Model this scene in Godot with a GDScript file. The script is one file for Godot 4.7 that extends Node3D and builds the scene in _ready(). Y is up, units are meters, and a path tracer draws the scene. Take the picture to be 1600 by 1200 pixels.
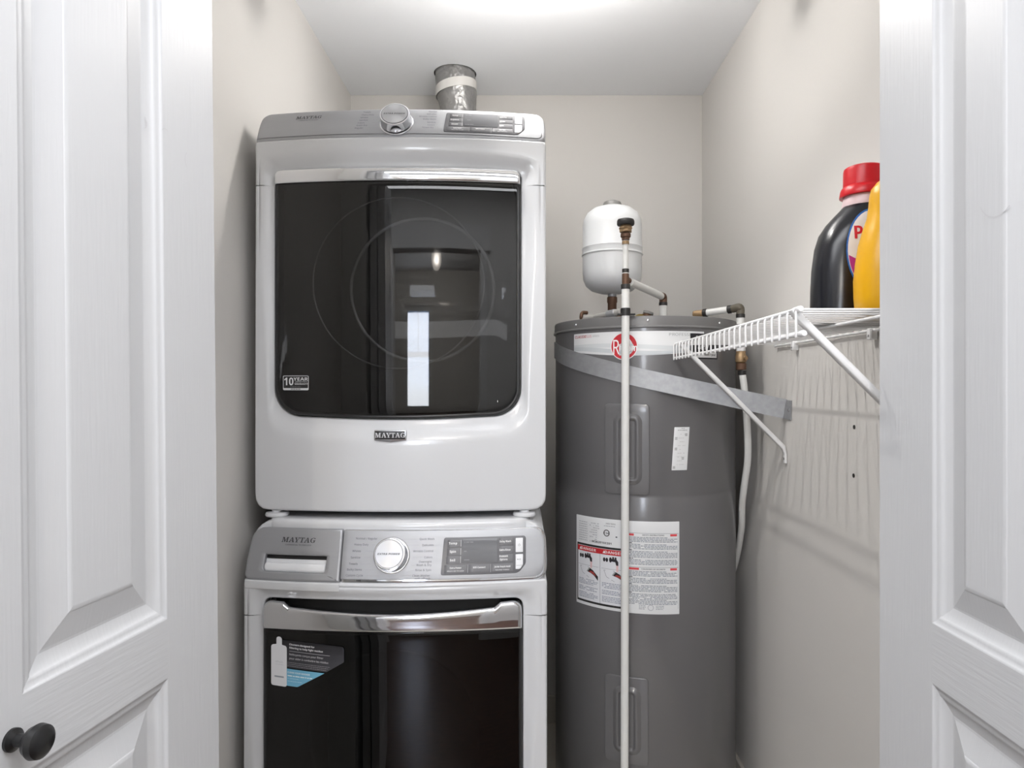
extends Node3D
# A laundry closet: stacked dryer and washer, water heater, wire shelf, folding doors.
# x to the right, y up, the closet lies towards -z. Distances along -z are called d below.

const EYE := 1.30
const FOCAL := 1070.0           # pixels at 1600 x 1200
const VANISH := Vector2(814, 606)
const WALL_LEFT := -0.6634
const WALL_RIGHT := 0.7058
const WALL_BACK := 2.669
const FRONT_NEAR := 0.92        # hall face of the closet's front wall
const FRONT_FAR := 1.03
const HALL_BACK := -0.55
const ROOM_BACK := -3.5
const CEILING := 2.44

var M := {}
var sans: SystemFont
var sans_bold: SystemFont
var serif_bold: SystemFont
var mono: SystemFont
var rng := RandomNumberGenerator.new()


func _ready() -> void:
	rng.seed = 7
	camera_and_light()
	materials()
	room()
	dryer()
	washer()
	water_heater()
	plumbing()
	wire_shelf()
	bottles()
	duct()
	doors()
	hall_things()


# ---------------------------------------------------------------- camera, sky, exposure
func camera_and_light() -> void:
	var c := Camera3D.new()
	c.name = "camera"
	c.projection = Camera3D.PROJECTION_FRUSTUM
	c.near = 0.05
	c.far = 60.0
	c.size = 0.05 * 1200.0 / FOCAL
	c.frustum_offset = Vector2((800.0 - VANISH.x) / FOCAL * 0.05, (VANISH.y - 600.0) / FOCAL * 0.05)
	c.position = Vector3(0, EYE, 0)
	add_child(c)
	c.current = true
	var e := Environment.new()
	e.background_mode = Environment.BG_SKY
	var sky := Sky.new()
	var sm := ProceduralSkyMaterial.new()
	sm.sky_top_color = Color(0.42, 0.58, 0.85)
	sm.sky_horizon_color = Color(0.80, 0.88, 0.98)
	sm.ground_bottom_color = Color(0.35, 0.36, 0.34)
	sm.ground_horizon_color = Color(0.62, 0.66, 0.68)
	sm.sky_energy_multiplier = 2.5
	sm.ground_energy_multiplier = 3.0
	sky.sky_material = sm
	e.sky = sky
	e.tonemap_mode = Environment.TONE_MAPPER_LINEAR
	e.tonemap_exposure = 1.0
	e.sdfgi_enabled = true
	e.ssao_enabled = true
	e.ssil_enabled = true
	var w := WorldEnvironment.new()
	w.name = "world_environment"
	w.environment = e
	add_child(w)


const CLOSET_LAMP := 0.28
const HALL_LAMP := 4.5
const DAYLIGHT := 2.4
const SPOT := 0.50
const ROOM_LAMP := 1.6


# ---------------------------------------------------------------- materials
func mat(called: String, c: Color, rough := 0.5, metal := 0.0) -> StandardMaterial3D:
	var m := StandardMaterial3D.new()
	m.resource_name = called
	m.albedo_color = c
	m.roughness = rough
	m.metallic = metal
	M[called] = m
	return m


func noise_tex(freq: float, size: int, seed_value: int, octaves := 4, ramp: Gradient = null, as_normal := false, bump := 4.0, w := 0) -> NoiseTexture2D:
	var n := FastNoiseLite.new()
	n.noise_type = FastNoiseLite.TYPE_SIMPLEX_SMOOTH
	n.frequency = freq
	n.fractal_octaves = octaves
	n.seed = seed_value
	var t := NoiseTexture2D.new()
	t.width = w if w else size
	t.height = size
	t.seamless = true
	t.noise = n
	if ramp:
		t.color_ramp = ramp
	if as_normal:
		t.as_normal_map = true
		t.bump_strength = bump
	return t


func grad(a: Color, b: Color, pa := 0.0, pb := 1.0) -> Gradient:
	var g := Gradient.new()
	g.offsets = PackedFloat32Array([pa, pb])
	g.colors = PackedColorArray([a, b])
	return g


func tri(m: StandardMaterial3D, s: Vector3) -> void:
	m.uv1_triplanar = true
	m.uv1_scale = s


func materials() -> void:
	var paint_relief := noise_tex(0.035, 512, 3, 4, null, true, 2.0)
	for p in [["wall_paint", Color8(210, 207, 203), 0.75], ["ceiling_paint", Color8(246, 248, 251), 0.85], ["hall_paint", Color8(226, 225, 222), 0.8]]:
		var m := mat(p[0], p[1], p[2])
		m.normal_enabled = true
		m.normal_texture = paint_relief
		m.normal_scale = 0.12
		tri(m, Vector3(6, 6, 6))
		m.uv1_world_triplanar = true
	mat("trim_paint", Color8(232, 232, 231), 0.45)
	mat("dark_trim", Color8(196, 191, 182), 0.5)
	var grain := noise_tex(0.02, 512, 11, 4, null, false)
	var up := mat("door_paint_upright", Color8(199, 200, 202), 0.42)
	up.heightmap_enabled = true
	up.heightmap_texture = grain
	up.heightmap_scale = 0.014
	tri(up, Vector3(14, 0.9, 14))
	var along := mat("door_paint_along", Color8(199, 200, 202), 0.42)
	along.heightmap_enabled = true
	along.heightmap_texture = grain
	along.heightmap_scale = 0.014
	tri(along, Vector3(0.9, 14, 14))
	mat("scuff", Color8(196, 196, 198), 0.7)
	var en := mat("enamel", Color8(208, 209, 211), 0.22)
	en.clearcoat_enabled = true
	en.clearcoat = 0.4
	en.clearcoat_roughness = 0.08
	var peel := noise_tex(0.05, 256, 5, 2, null, true, 1.0)
	en.normal_enabled = true
	en.normal_texture = peel
	en.normal_scale = 0.03
	tri(en, Vector3(5, 5, 5))
	var si := mat("silver", Color8(166, 167, 170), 0.34, 0.65)
	var brush := noise_tex(0.03, 512, 21, 3, grad(Color(0.42, 0.42, 0.42), Color(0.54, 0.54, 0.54)))
	si.roughness = 1.0
	si.roughness_texture = brush
	tri(si, Vector3(1.2, 30, 30))
	mat("chrome", Color8(222, 223, 226), 0.06, 1.0)
	mat("chrome_satin", Color8(205, 206, 209), 0.18, 1.0)
	var cap := mat("knob_face", Color8(186, 187, 190), 0.36, 0.9)
	cap.anisotropy_enabled = true
	cap.anisotropy = 0.7
	mat("rim_black", Color8(38, 38, 39), 0.3)
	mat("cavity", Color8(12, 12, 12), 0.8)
	mat("backing", Color8(34, 33, 32), 0.5)
	var gl := mat("door_glass", Color(0.012, 0.011, 0.010, 0.60), 0.02)
	gl.transparency = BaseMaterial3D.TRANSPARENCY_ALPHA
	gl.metallic_specular = 0.5
	var gl2 := mat("washer_glass", Color(0.004, 0.004, 0.004, 0.82), 0.02)
	gl2.transparency = BaseMaterial3D.TRANSPARENCY_ALPHA
	mat("panel_grey", Color8(94, 94, 97), 0.32)
	mat("screen_grey", Color8(112, 113, 116), 0.12)
	mat("key_grey", Color8(106, 106, 109), 0.35)
	mat("key_white", Color8(226, 227, 229), 0.3)
	mat("feet", Color8(205, 206, 208), 0.5)
	var ink := mat("ink", Color.WHITE, 0.5)
	ink.vertex_color_use_as_albedo = true
	var hj := mat("heater_grey", Color8(101, 100, 101), 0.30)
	hj.clearcoat_enabled = true
	hj.clearcoat = 0.5
	hj.clearcoat_roughness = 0.12
	hj.normal_enabled = true
	hj.normal_texture = noise_tex(0.012, 256, 9, 2, null, true, 3.0)
	hj.normal_scale = 0.10
	tri(hj, Vector3(1.3, 0.6, 1.3))
	mat("heater_lid", Color8(110, 109, 109), 0.34)
	mat("screw_steel", Color8(200, 200, 200), 0.25, 0.9)
	mat("paper", Color8(224, 225, 226), 0.42)
	var gv := mat("galvanised", Color8(164, 165, 167), 0.45, 0.4)
	gv.albedo_texture = noise_tex(0.03, 512, 31, 3, grad(Color(0.94, 0.94, 0.945), Color(1, 1, 1), 0.2, 0.8))
	tri(gv, Vector3(3, 3, 3))
	mat("pex", Color8(224, 224, 221), 0.38)
	mat("crimp_black", Color8(38, 36, 35), 0.45)
	mat("brass", Color8(158, 132, 100), 0.42, 0.6)
	mat("bronze", Color8(104, 78, 62), 0.5, 0.5)
	mat("olive_plastic", Color8(92, 86, 74), 0.5)
	mat("brass_green", Color8(120, 100, 40), 0.5, 0.5)
	mat("black_rubber", Color8(34, 33, 33), 0.5)
	mat("grey_plastic", Color8(176, 174, 170), 0.45, 0.2)
	mat("grey_cap", Color8(128, 127, 125), 0.5, 0.2)
	var tk := mat("tank_white", Color8(228, 230, 232), 0.3)
	tk.clearcoat_enabled = true
	tk.clearcoat = 0.3
	mat("wire_white", Color8(232, 232, 232), 0.35)
	var foil := mat("foil", Color8(150, 149, 148), 0.36, 0.55)
	foil.normal_enabled = true
	foil.normal_texture = noise_tex(0.03, 256, 41, 3, null, true, 10.0)
	foil.normal_scale = 0.5
	tri(foil, Vector3(4, 3, 4))
	mat("foil_tape", Color8(222, 220, 216), 0.4, 0.1)
	mat("bottle_black", Color8(16, 18, 25), 0.25)
	mat("bottle_red", Color8(196, 0, 20), 0.34)
	mat("bottle_neck", Color8(222, 196, 198), 0.35)
	mat("bottle_yellow", Color8(224, 166, 0), 0.32)
	mat("hole_dark", Color8(40, 38, 36), 0.8)
	mat("knob_black", Color8(22, 22, 23), 0.35)
	var lens := mat("lamp_glass", Color8(245, 243, 238), 0.4)
	lens.emission_enabled = true
	lens.emission = Color8(255, 246, 234)
	lens.emission_energy_multiplier = 4.0
	var pg := mat("panel_glow", Color8(245, 245, 245), 0.5)
	pg.emission_enabled = true
	pg.emission = Color8(250, 251, 255)
	pg.emission_energy_multiplier = 1.0
	var fl := mat("floor_wood", Color8(96, 66, 52), 0.28)
	fl.albedo_texture = noise_tex(0.02, 512, 51, 4, grad(Color(0.55, 0.5, 0.5), Color(1, 1, 1), 0.25, 0.75))
	tri(fl, Vector3(0.8, 1, 6))
	mat("floor_vinyl", Color8(196, 190, 180), 0.5)
	var pane := mat("pane", Color(0.9, 0.95, 1.0, 0.08), 0.02)
	pane.transparency = BaseMaterial3D.TRANSPARENCY_ALPHA
	mat("plate_plastic", Color8(225, 224, 220), 0.4)
	mat("siding", Color8(190, 196, 200), 0.7)
	mat("roofing", Color8(70, 70, 76), 0.8)
	sans = font_of("Droid Sans", 400)
	sans_bold = font_of("Droid Sans", 700)
	serif_bold = font_of("Droid Serif", 700)
	mono = font_of("Droid Sans Mono", 400)


func font_of(called: String, weight: int) -> SystemFont:
	var f := SystemFont.new()
	f.font_names = PackedStringArray([called])
	f.font_weight = weight
	return f


# ---------------------------------------------------------------- building helpers
func V(x: float, y: float, d: float) -> Vector3:
	return Vector3(x, y, -d)


func begin() -> SurfaceTool:
	var st := SurfaceTool.new()
	st.begin(Mesh.PRIMITIVE_TRIANGLES)
	st.set_smooth_group(1)
	return st


func obj(called: String, st: SurfaceTool, m: Material, parent: Node = self, label := "") -> MeshInstance3D:
	st.generate_normals()
	return put(called, st.commit(), m, parent, label)


func put(called: String, mesh: Mesh, m: Material, parent: Node = self, label := "") -> MeshInstance3D:
	var o := MeshInstance3D.new()
	o.name = numbered(called, parent)
	o.mesh = mesh
	o.material_override = m
	parent.add_child(o, true)
	if label:
		o.set_meta("label", label)
	return o


func numbered(called: String, parent: Node) -> String:
	if not parent.has_node(NodePath(called)):
		return called
	var n := 1
	while parent.has_node(NodePath("%s_%03d" % [called, n])):
		n += 1
	return "%s_%03d" % [called, n]


func tag(o: Node3D, label: String, category: String, group := "") -> Node3D:
	o.set_meta("label", label)
	o.set_meta("category", category)
	if group:
		o.set_meta("group", group)
	return o


func thing(called: String, label: String, category: String, at := Vector3.ZERO, group := "") -> Node3D:
	var o := Node3D.new()
	o.name = numbered(called, self)
	o.position = at
	add_child(o, true)
	tag(o, label, category, group)
	return o


func structure(o: Node3D, label: String, category: String) -> Node3D:
	o.set_meta("kind", "structure")
	tag(o, label, category)
	return o


func face(st: SurfaceTool, a: Vector3, b: Vector3, c: Vector3) -> void:   # a, b, c anticlockwise seen from outside
	st.add_vertex(a)
	st.add_vertex(c)
	st.add_vertex(b)


func loft(st: SurfaceTool, rings: Array, closed := true, cap0 := true, cap1 := true, crease := 0.6) -> void:
	var g := 10
	var n: int = rings[0].size()
	for k in rings.size() - 1:
		var r0: PackedVector3Array = rings[k]
		var r1: PackedVector3Array = rings[k + 1]
		if k > 0 and crease > 0.0:
			var p: PackedVector3Array = rings[k - 1]
			var worst := 1.0
			for i in [0, n / 3, 2 * n / 3]:
				var u := r0[i] - p[i]
				var v := r1[i] - r0[i]
				if u.length() > 1e-7 and v.length() > 1e-7:
					worst = minf(worst, u.normalized().dot(v.normalized()))
			if worst < cos(crease):
				g += 1
		st.set_smooth_group(g)
		for i in (n if closed else n - 1):
			var j := (i + 1) % n
			if r0[i] != r0[j]:
				face(st, r0[i], r0[j], r1[j])
			if r1[i] != r1[j]:
				face(st, r0[i], r1[j], r1[i])
	for e in 2:
		if (cap0 if e == 0 else cap1) and closed:
			st.set_smooth_group(4 + e)
			var r: PackedVector3Array = rings[0 if e == 0 else rings.size() - 1]
			var c := Vector3.ZERO
			for p in r:
				c += p
			c /= n
			for i in n:
				var j := (i + 1) % n
				if e == 1:
					face(st, c, r[i], r[j])
				else:
					face(st, c, r[j], r[i])
	st.set_smooth_group(1)


func lathe(st: SurfaceTool, profile: Array, seg := 32, xf := Transform3D.IDENTITY, crease := 0.6) -> void:   # profile: Vector2(radius, height) from bottom to top
	var rings := []
	for q in profile:
		var r := PackedVector3Array()
		for i in seg:
			var a := TAU * i / seg
			r.append(xf * Vector3(cos(a) * maxf(q.x, 1e-5), q.y, -sin(a) * maxf(q.x, 1e-5)))
		rings.append(r)
	loft(st, rings, true, profile[0].x > 1e-4, profile[profile.size() - 1].x > 1e-4, crease)


func spun(called: String, profile: Array, m: Material, parent: Node, at := Vector3.ZERO, axis := Vector3.UP, seg := 32) -> MeshInstance3D:
	var st := begin()
	lathe(st, profile, seg, Transform3D(basis_y(axis), at))
	return obj(called, st, m, parent)


func basis_y(axis: Vector3) -> Basis:
	var y := axis.normalized()
	var x := (Vector3.RIGHT if absf(y.x) < 0.9 else Vector3.BACK)
	var z := x.cross(y).normalized()
	x = y.cross(z).normalized()
	return Basis(x, y, z)


func tube(st: SurfaceTool, pts: Array, radius: float, seg := 10, end_round := false, radius_to := -1.0) -> void:
	var n := pts.size()
	var rings := []
	var t := ((pts[1] as Vector3) - (pts[0] as Vector3)).normalized()
	var b := basis_y(t)
	var u := b.x
	for k in n:
		var t2: Vector3
		if k == 0:
			t2 = t
		elif k == n - 1:
			t2 = ((pts[k] as Vector3) - (pts[k - 1] as Vector3)).normalized()
		else:
			t2 = (((pts[k] as Vector3) - (pts[k - 1] as Vector3)).normalized() + ((pts[k + 1] as Vector3) - (pts[k] as Vector3)).normalized()).normalized()
		u = (u - t2 * u.dot(t2)).normalized()
		var w := u.cross(t2).normalized()
		var rad := radius if radius_to < 0.0 else lerpf(radius, radius_to, float(k) / (n - 1))
		if end_round and k == 0:
			for s in [[-0.95, 0.3], [-0.6, 0.8]]:
				rings.append(circle(pts[k] + t2 * rad * s[0], u, w, rad * s[1], seg))
		rings.append(circle(pts[k], u, w, rad, seg))
		if end_round and k == n - 1:
			for s in [[0.6, 0.8], [0.95, 0.3]]:
				rings.append(circle(pts[k] + t2 * rad * s[0], u, w, rad * s[1], seg))
	loft(st, rings, true, true, true, 0.0)


func circle(c: Vector3, u: Vector3, w: Vector3, r: float, seg: int) -> PackedVector3Array:
	var out := PackedVector3Array()
	for i in seg:
		var a := TAU * i / seg
		out.append(c + u * cos(a) * r - w * sin(a) * r)
	return out


func piped(called: String, pts: Array, radius: float, m: Material, parent: Node, seg := 14, end_round := false) -> MeshInstance3D:
	var st := begin()
	tube(st, pts, radius, seg, end_round)
	return obj(called, st, m, parent)


func smooth_path(pts: Array, per := 6) -> Array:
	var out := []
	for i in pts.size() - 1:
		var p0: Vector3 = pts[maxi(i - 1, 0)]
		var p1: Vector3 = pts[i]
		var p2: Vector3 = pts[i + 1]
		var p3: Vector3 = pts[mini(i + 2, pts.size() - 1)]
		for k in per:
			out.append(p1.cubic_interpolate(p2, p0, p3, float(k) / per))
	out.append(pts[pts.size() - 1])
	return out


func rounded(pts: Array, radii: Array, seg := 6, longest := 0.03, open := false) -> PackedVector2Array:   # polygon or line with rounded corners
	var out := PackedVector2Array()
	var n := pts.size()
	var raw := PackedVector2Array()
	for i in n:
		var c: Vector2 = pts[i]
		var rad: float = radii[i % radii.size()]
		if rad < 1e-5 or (open and (i == 0 or i == n - 1)):
			raw.append(c)
			continue
		var a: Vector2 = pts[(i + n - 1) % n]
		var b: Vector2 = pts[(i + 1) % n]
		var da := (a - c).normalized()
		var db := (b - c).normalized()
		var turn := PI - acos(clampf(da.dot(db), -1, 1))
		var t := minf(rad * tan(turn / 2), minf(0.49 * (a - c).length(), 0.49 * (b - c).length()))
		var h := t * (1.0 - (4.0 / 3.0) * tan(turn / 4) / maxf(tan(turn / 2), 1e-5))
		for k in seg + 1:
			raw.append((c + da * t).bezier_interpolate(c + da * h, c + db * h, c + db * t, float(k) / seg))
	var m := raw.size()
	for i in m:
		out.append(raw[i])
		if open and i == m - 1:
			break
		var q := raw[(i + 1) % m]
		var parts := int(ceil((q - raw[i]).length() / longest))
		for k in range(1, parts):
			out.append(raw[i].lerp(q, float(k) / parts))
	return out


func rect(x0: float, y0: float, x1: float, y1: float, r: float, seg := 5, longest := 0.03) -> PackedVector2Array:
	return rounded([Vector2(x0, y0), Vector2(x1, y0), Vector2(x1, y1), Vector2(x0, y1)], [r], seg, longest)


func inset(o: PackedVector2Array, by: float) -> PackedVector2Array:
	var out := PackedVector2Array()
	var n := o.size()
	for i in n:
		var e0 := (o[i] - o[(i + n - 1) % n]).normalized()
		var e1 := (o[(i + 1) % n] - o[i]).normalized()
		var t := (e0 + e1).normalized()
		var c := maxf(t.dot(e1), 0.5)
		out.append(o[i] - Vector2(t.y, -t.x) * by / c)
	return out


func mapped(o: PackedVector2Array, z: float, place: Callable) -> PackedVector3Array:
	var out := PackedVector3Array()
	for p in o:
		out.append(place.call(Vector3(p.x, p.y, z)))
	return out


func plate(st: SurfaceTool, o: PackedVector2Array, z0: float, z1: float, bevel: float, place: Callable, _inner := 6, _back := false) -> void:
	# a plate with rounded edges, built in columns so that it follows the curved surface it lies on
	var x0 := 1e9
	var x1 := -1e9
	var tall0 := 1e9
	var tall1 := -1e9
	for p in o:
		x0 = minf(x0, p.x)
		x1 = maxf(x1, p.x)
		tall0 = minf(tall0, p.y)
		tall1 = maxf(tall1, p.y)
	var want := [x0, x1]
	for p in o:
		want.append(p.x)
	for e in [0.13, 0.5, 1.0, 1.4]:
		want.append(minf(x0 + bevel * e, x1))
		want.append(maxf(x1 - bevel * e, x0))
	var cols := maxi(2, int(ceil((x1 - x0) / 0.012)))
	for k in cols:
		want.append(lerpf(x0, x1, float(k) / cols))
	want.sort()
	var rows := maxi(2, int((tall1 - tall0) / 0.02))
	var rings := []
	var last := -1e9
	for w in want.size():
		var x: float = want[w]
		if x - last < 0.0005 and x < x1 - 1e-7:
			continue
		if x >= x1 - 1e-7 and rings.size() and x1 - last < 1e-7:
			continue
		last = x
		var lo := 1e9
		var hi := -1e9
		for i in o.size():
			var a := o[i]
			var b := o[(i + 1) % o.size()]
			if absf(a.x - b.x) < 1e-7:
				if absf(a.x - x) < 1e-6:
					lo = minf(lo, minf(a.y, b.y))
					hi = maxf(hi, maxf(a.y, b.y))
			elif x >= minf(a.x, b.x) - 1e-7 and x <= maxf(a.x, b.x) + 1e-7:
				var y := lerpf(a.y, b.y, clampf((x - a.x) / (b.x - a.x), 0, 1))
				lo = minf(lo, y)
				hi = maxf(hi, y)
		var s := minf(minf(x - x0, x1 - x), bevel)
		var zt := maxf(z0, z1 - (bevel - sqrt(maxf(0.0, bevel * bevel - (bevel - s) * (bevel - s)))))
		var bb := minf(bevel, (hi - lo) * 0.45)
		var ring := [Vector2(lo, z0), Vector2(hi, z0)]
		for a in [0.0, 30.0, 60.0, 90.0]:
			var q := deg_to_rad(a)
			ring.append(Vector2(hi - bb + bb * cos(q), maxf(z0, zt - bb + bb * sin(q))))
		for k in range(1, rows):
			ring.append(Vector2(lerpf(hi - bb, lo + bb, float(k) / rows), zt))
		for a in [90.0, 60.0, 30.0, 0.0]:
			var q := deg_to_rad(a)
			ring.append(Vector2(lo + bb - bb * cos(q), maxf(z0, zt - bb + bb * sin(q))))
		var out := PackedVector3Array()
		for p in ring:
			out.append(place.call(Vector3(x, p.x, p.y)))
		rings.append(out)
	loft(st, rings, true, true, true, 0.0)


func slab(called: String, o: PackedVector2Array, z0: float, z1: float, bevel: float, place: Callable, m: Material, parent: Node, inner := 5, back := false) -> MeshInstance3D:
	var st := begin()
	plate(st, o, z0, z1, bevel, place, inner, back)
	return obj(called, st, m, parent)


func resample(line: PackedVector2Array, n: int) -> PackedVector2Array:
	var total := 0.0
	for i in line.size() - 1:
		total += line[i].distance_to(line[i + 1])
	var out := PackedVector2Array()
	var i := 0
	var gone := 0.0
	for k in n:
		var want := total * k / (n - 1)
		while i < line.size() - 2 and gone + line[i].distance_to(line[i + 1]) < want:
			gone += line[i].distance_to(line[i + 1])
			i += 1
		out.append(line[i].lerp(line[i + 1], clampf((want - gone) / maxf(line[i].distance_to(line[i + 1]), 1e-9), 0, 1)))
	return out


func box_into(st: SurfaceTool, lo: Vector3, hi: Vector3, bevel := 0.0) -> void:
	var place := func(p: Vector3) -> Vector3: return p
	var o := rect(lo.x, lo.y, hi.x, hi.y, bevel, 2, 10.0)
	if bevel <= 0.0:
		loft(st, [mapped(o, lo.z, place), mapped(o, hi.z, place)], true, true, true)
		return
	loft(st, [mapped(inset(o, bevel), lo.z, place), mapped(o, lo.z + bevel, place), mapped(o, hi.z - bevel, place), mapped(inset(o, bevel), hi.z, place)], true, true, true, 0.3)


func boxed(called: String, lo: Vector3, hi: Vector3, m: Material, parent: Node = self, bevel := 0.0) -> MeshInstance3D:
	var a := Vector3(minf(lo.x, hi.x), minf(lo.y, hi.y), minf(lo.z, hi.z))
	var b := Vector3(maxf(lo.x, hi.x), maxf(lo.y, hi.y), maxf(lo.z, hi.z))
	var st := begin()
	if bevel <= 0.0:
		st.set_smooth_group(-1)
		var q := [[0, 1, 3, 2], [5, 4, 6, 7], [4, 0, 2, 6], [1, 5, 7, 3], [2, 3, 7, 6], [4, 5, 1, 0]]
		for f in q:
			var c := []
			for i in f:
				c.append(Vector3(b.x if i & 1 else a.x, b.y if i & 2 else a.y, a.z if i & 4 else b.z))
			face(st, c[0], c[1], c[2])
			face(st, c[0], c[2], c[3])
	else:
		box_into(st, a, b, bevel)
	return obj(called, st, m, parent)


# ---- print: lettering and marks in one mesh with vertex colours
func colour(st: SurfaceTool, c: Color) -> void:
	st.set_color(c.srgb_to_linear())


func bar(st: SurfaceTool, x0: float, y0: float, x1: float, y1: float, z: float, place: Callable, step := 0.02) -> void:
	var n := maxi(1, int(ceil(absf(x1 - x0) / step)))
	for k in n:
		var a := lerpf(x0, x1, float(k) / n)
		var b := lerpf(x0, x1, float(k + 1) / n)
		var p: Vector3 = place.call(Vector3(a, y0, z))
		var q: Vector3 = place.call(Vector3(b, y0, z))
		var r: Vector3 = place.call(Vector3(b, y1, z))
		var s: Vector3 = place.call(Vector3(a, y1, z))
		face(st, p, q, r)
		face(st, p, r, s)


func poly(st: SurfaceTool, pts: PackedVector2Array, z: float, place: Callable) -> void:
	var t := Geometry2D.triangulate_polygon(pts)
	for k in t.size() / 3:
		var a := pts[t[3 * k]]
		var b := pts[t[3 * k + 1]]
		var c := pts[t[3 * k + 2]]
		if (b - a).cross(c - a) < 0:
			var h := b
			b = c
			c = h
		face(st, place.call(Vector3(a.x, a.y, z)), place.call(Vector3(b.x, b.y, z)), place.call(Vector3(c.x, c.y, z)))


func disc(st: SurfaceTool, c: Vector2, r: float, z: float, place: Callable, seg := 32, ry := -1.0) -> void:
	var o := PackedVector2Array()
	for i in seg:
		var a := TAU * i / seg
		o.append(c + Vector2(cos(a) * r, sin(a) * (r if ry < 0 else ry)))
	poly(st, o, z, place)


func write(st: SurfaceTool, s: String, f: Font, h: float, at: Vector2, align: int, z: float, place: Callable, slant := 0.0, wide := 1.0) -> void:
	var tm := TextMesh.new()
	tm.text = s
	tm.font = f
	tm.font_size = 48
	tm.pixel_size = 1.0
	tm.depth = 0.0
	tm.curve_step = 3.0
	var arr := tm.get_mesh_arrays()
	if arr.is_empty() or arr[Mesh.ARRAY_VERTEX] == null:
		return
	var v: PackedVector3Array = arr[Mesh.ARRAY_VERTEX]
	var ix = arr[Mesh.ARRAY_INDEX]
	if v.is_empty():
		return
	var lo := Vector2(1e9, 1e9)
	var hi := Vector2(-1e9, -1e9)
	for p in v:
		lo = lo.min(Vector2(p.x, p.y))
		hi = hi.max(Vector2(p.x, p.y))
	var k := h / 34.5
	var ox: float = [lo.x, (lo.x + hi.x) / 2, hi.x][align + 1]
	var oy := (lo.y + hi.y) / 2
	var count: int = ix.size() if ix != null and ix.size() else v.size()
	for i in count:
		var p := v[ix[i]] if ix != null and ix.size() else v[i]
		var y := (p.y - oy) * k
		st.add_vertex(place.call(Vector3(at.x + (p.x - ox) * k * wide + y * slant, at.y + y, z)))


func scribble(st: SurfaceTool, x0: float, x1: float, y: float, h: float, z: float, place: Callable, fill := 1.0) -> void:   # a line of print too small to read
	var x := x0
	while x < x1 - h:
		var w := minf(rng.randf_range(1.0, 5.0) * h, x1 - x)
		if rng.randf() < fill:
			bar(st, x, y - h / 2, x + w, y + h / 2, z, place, 0.05)
		x += w + h * 0.7


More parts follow.
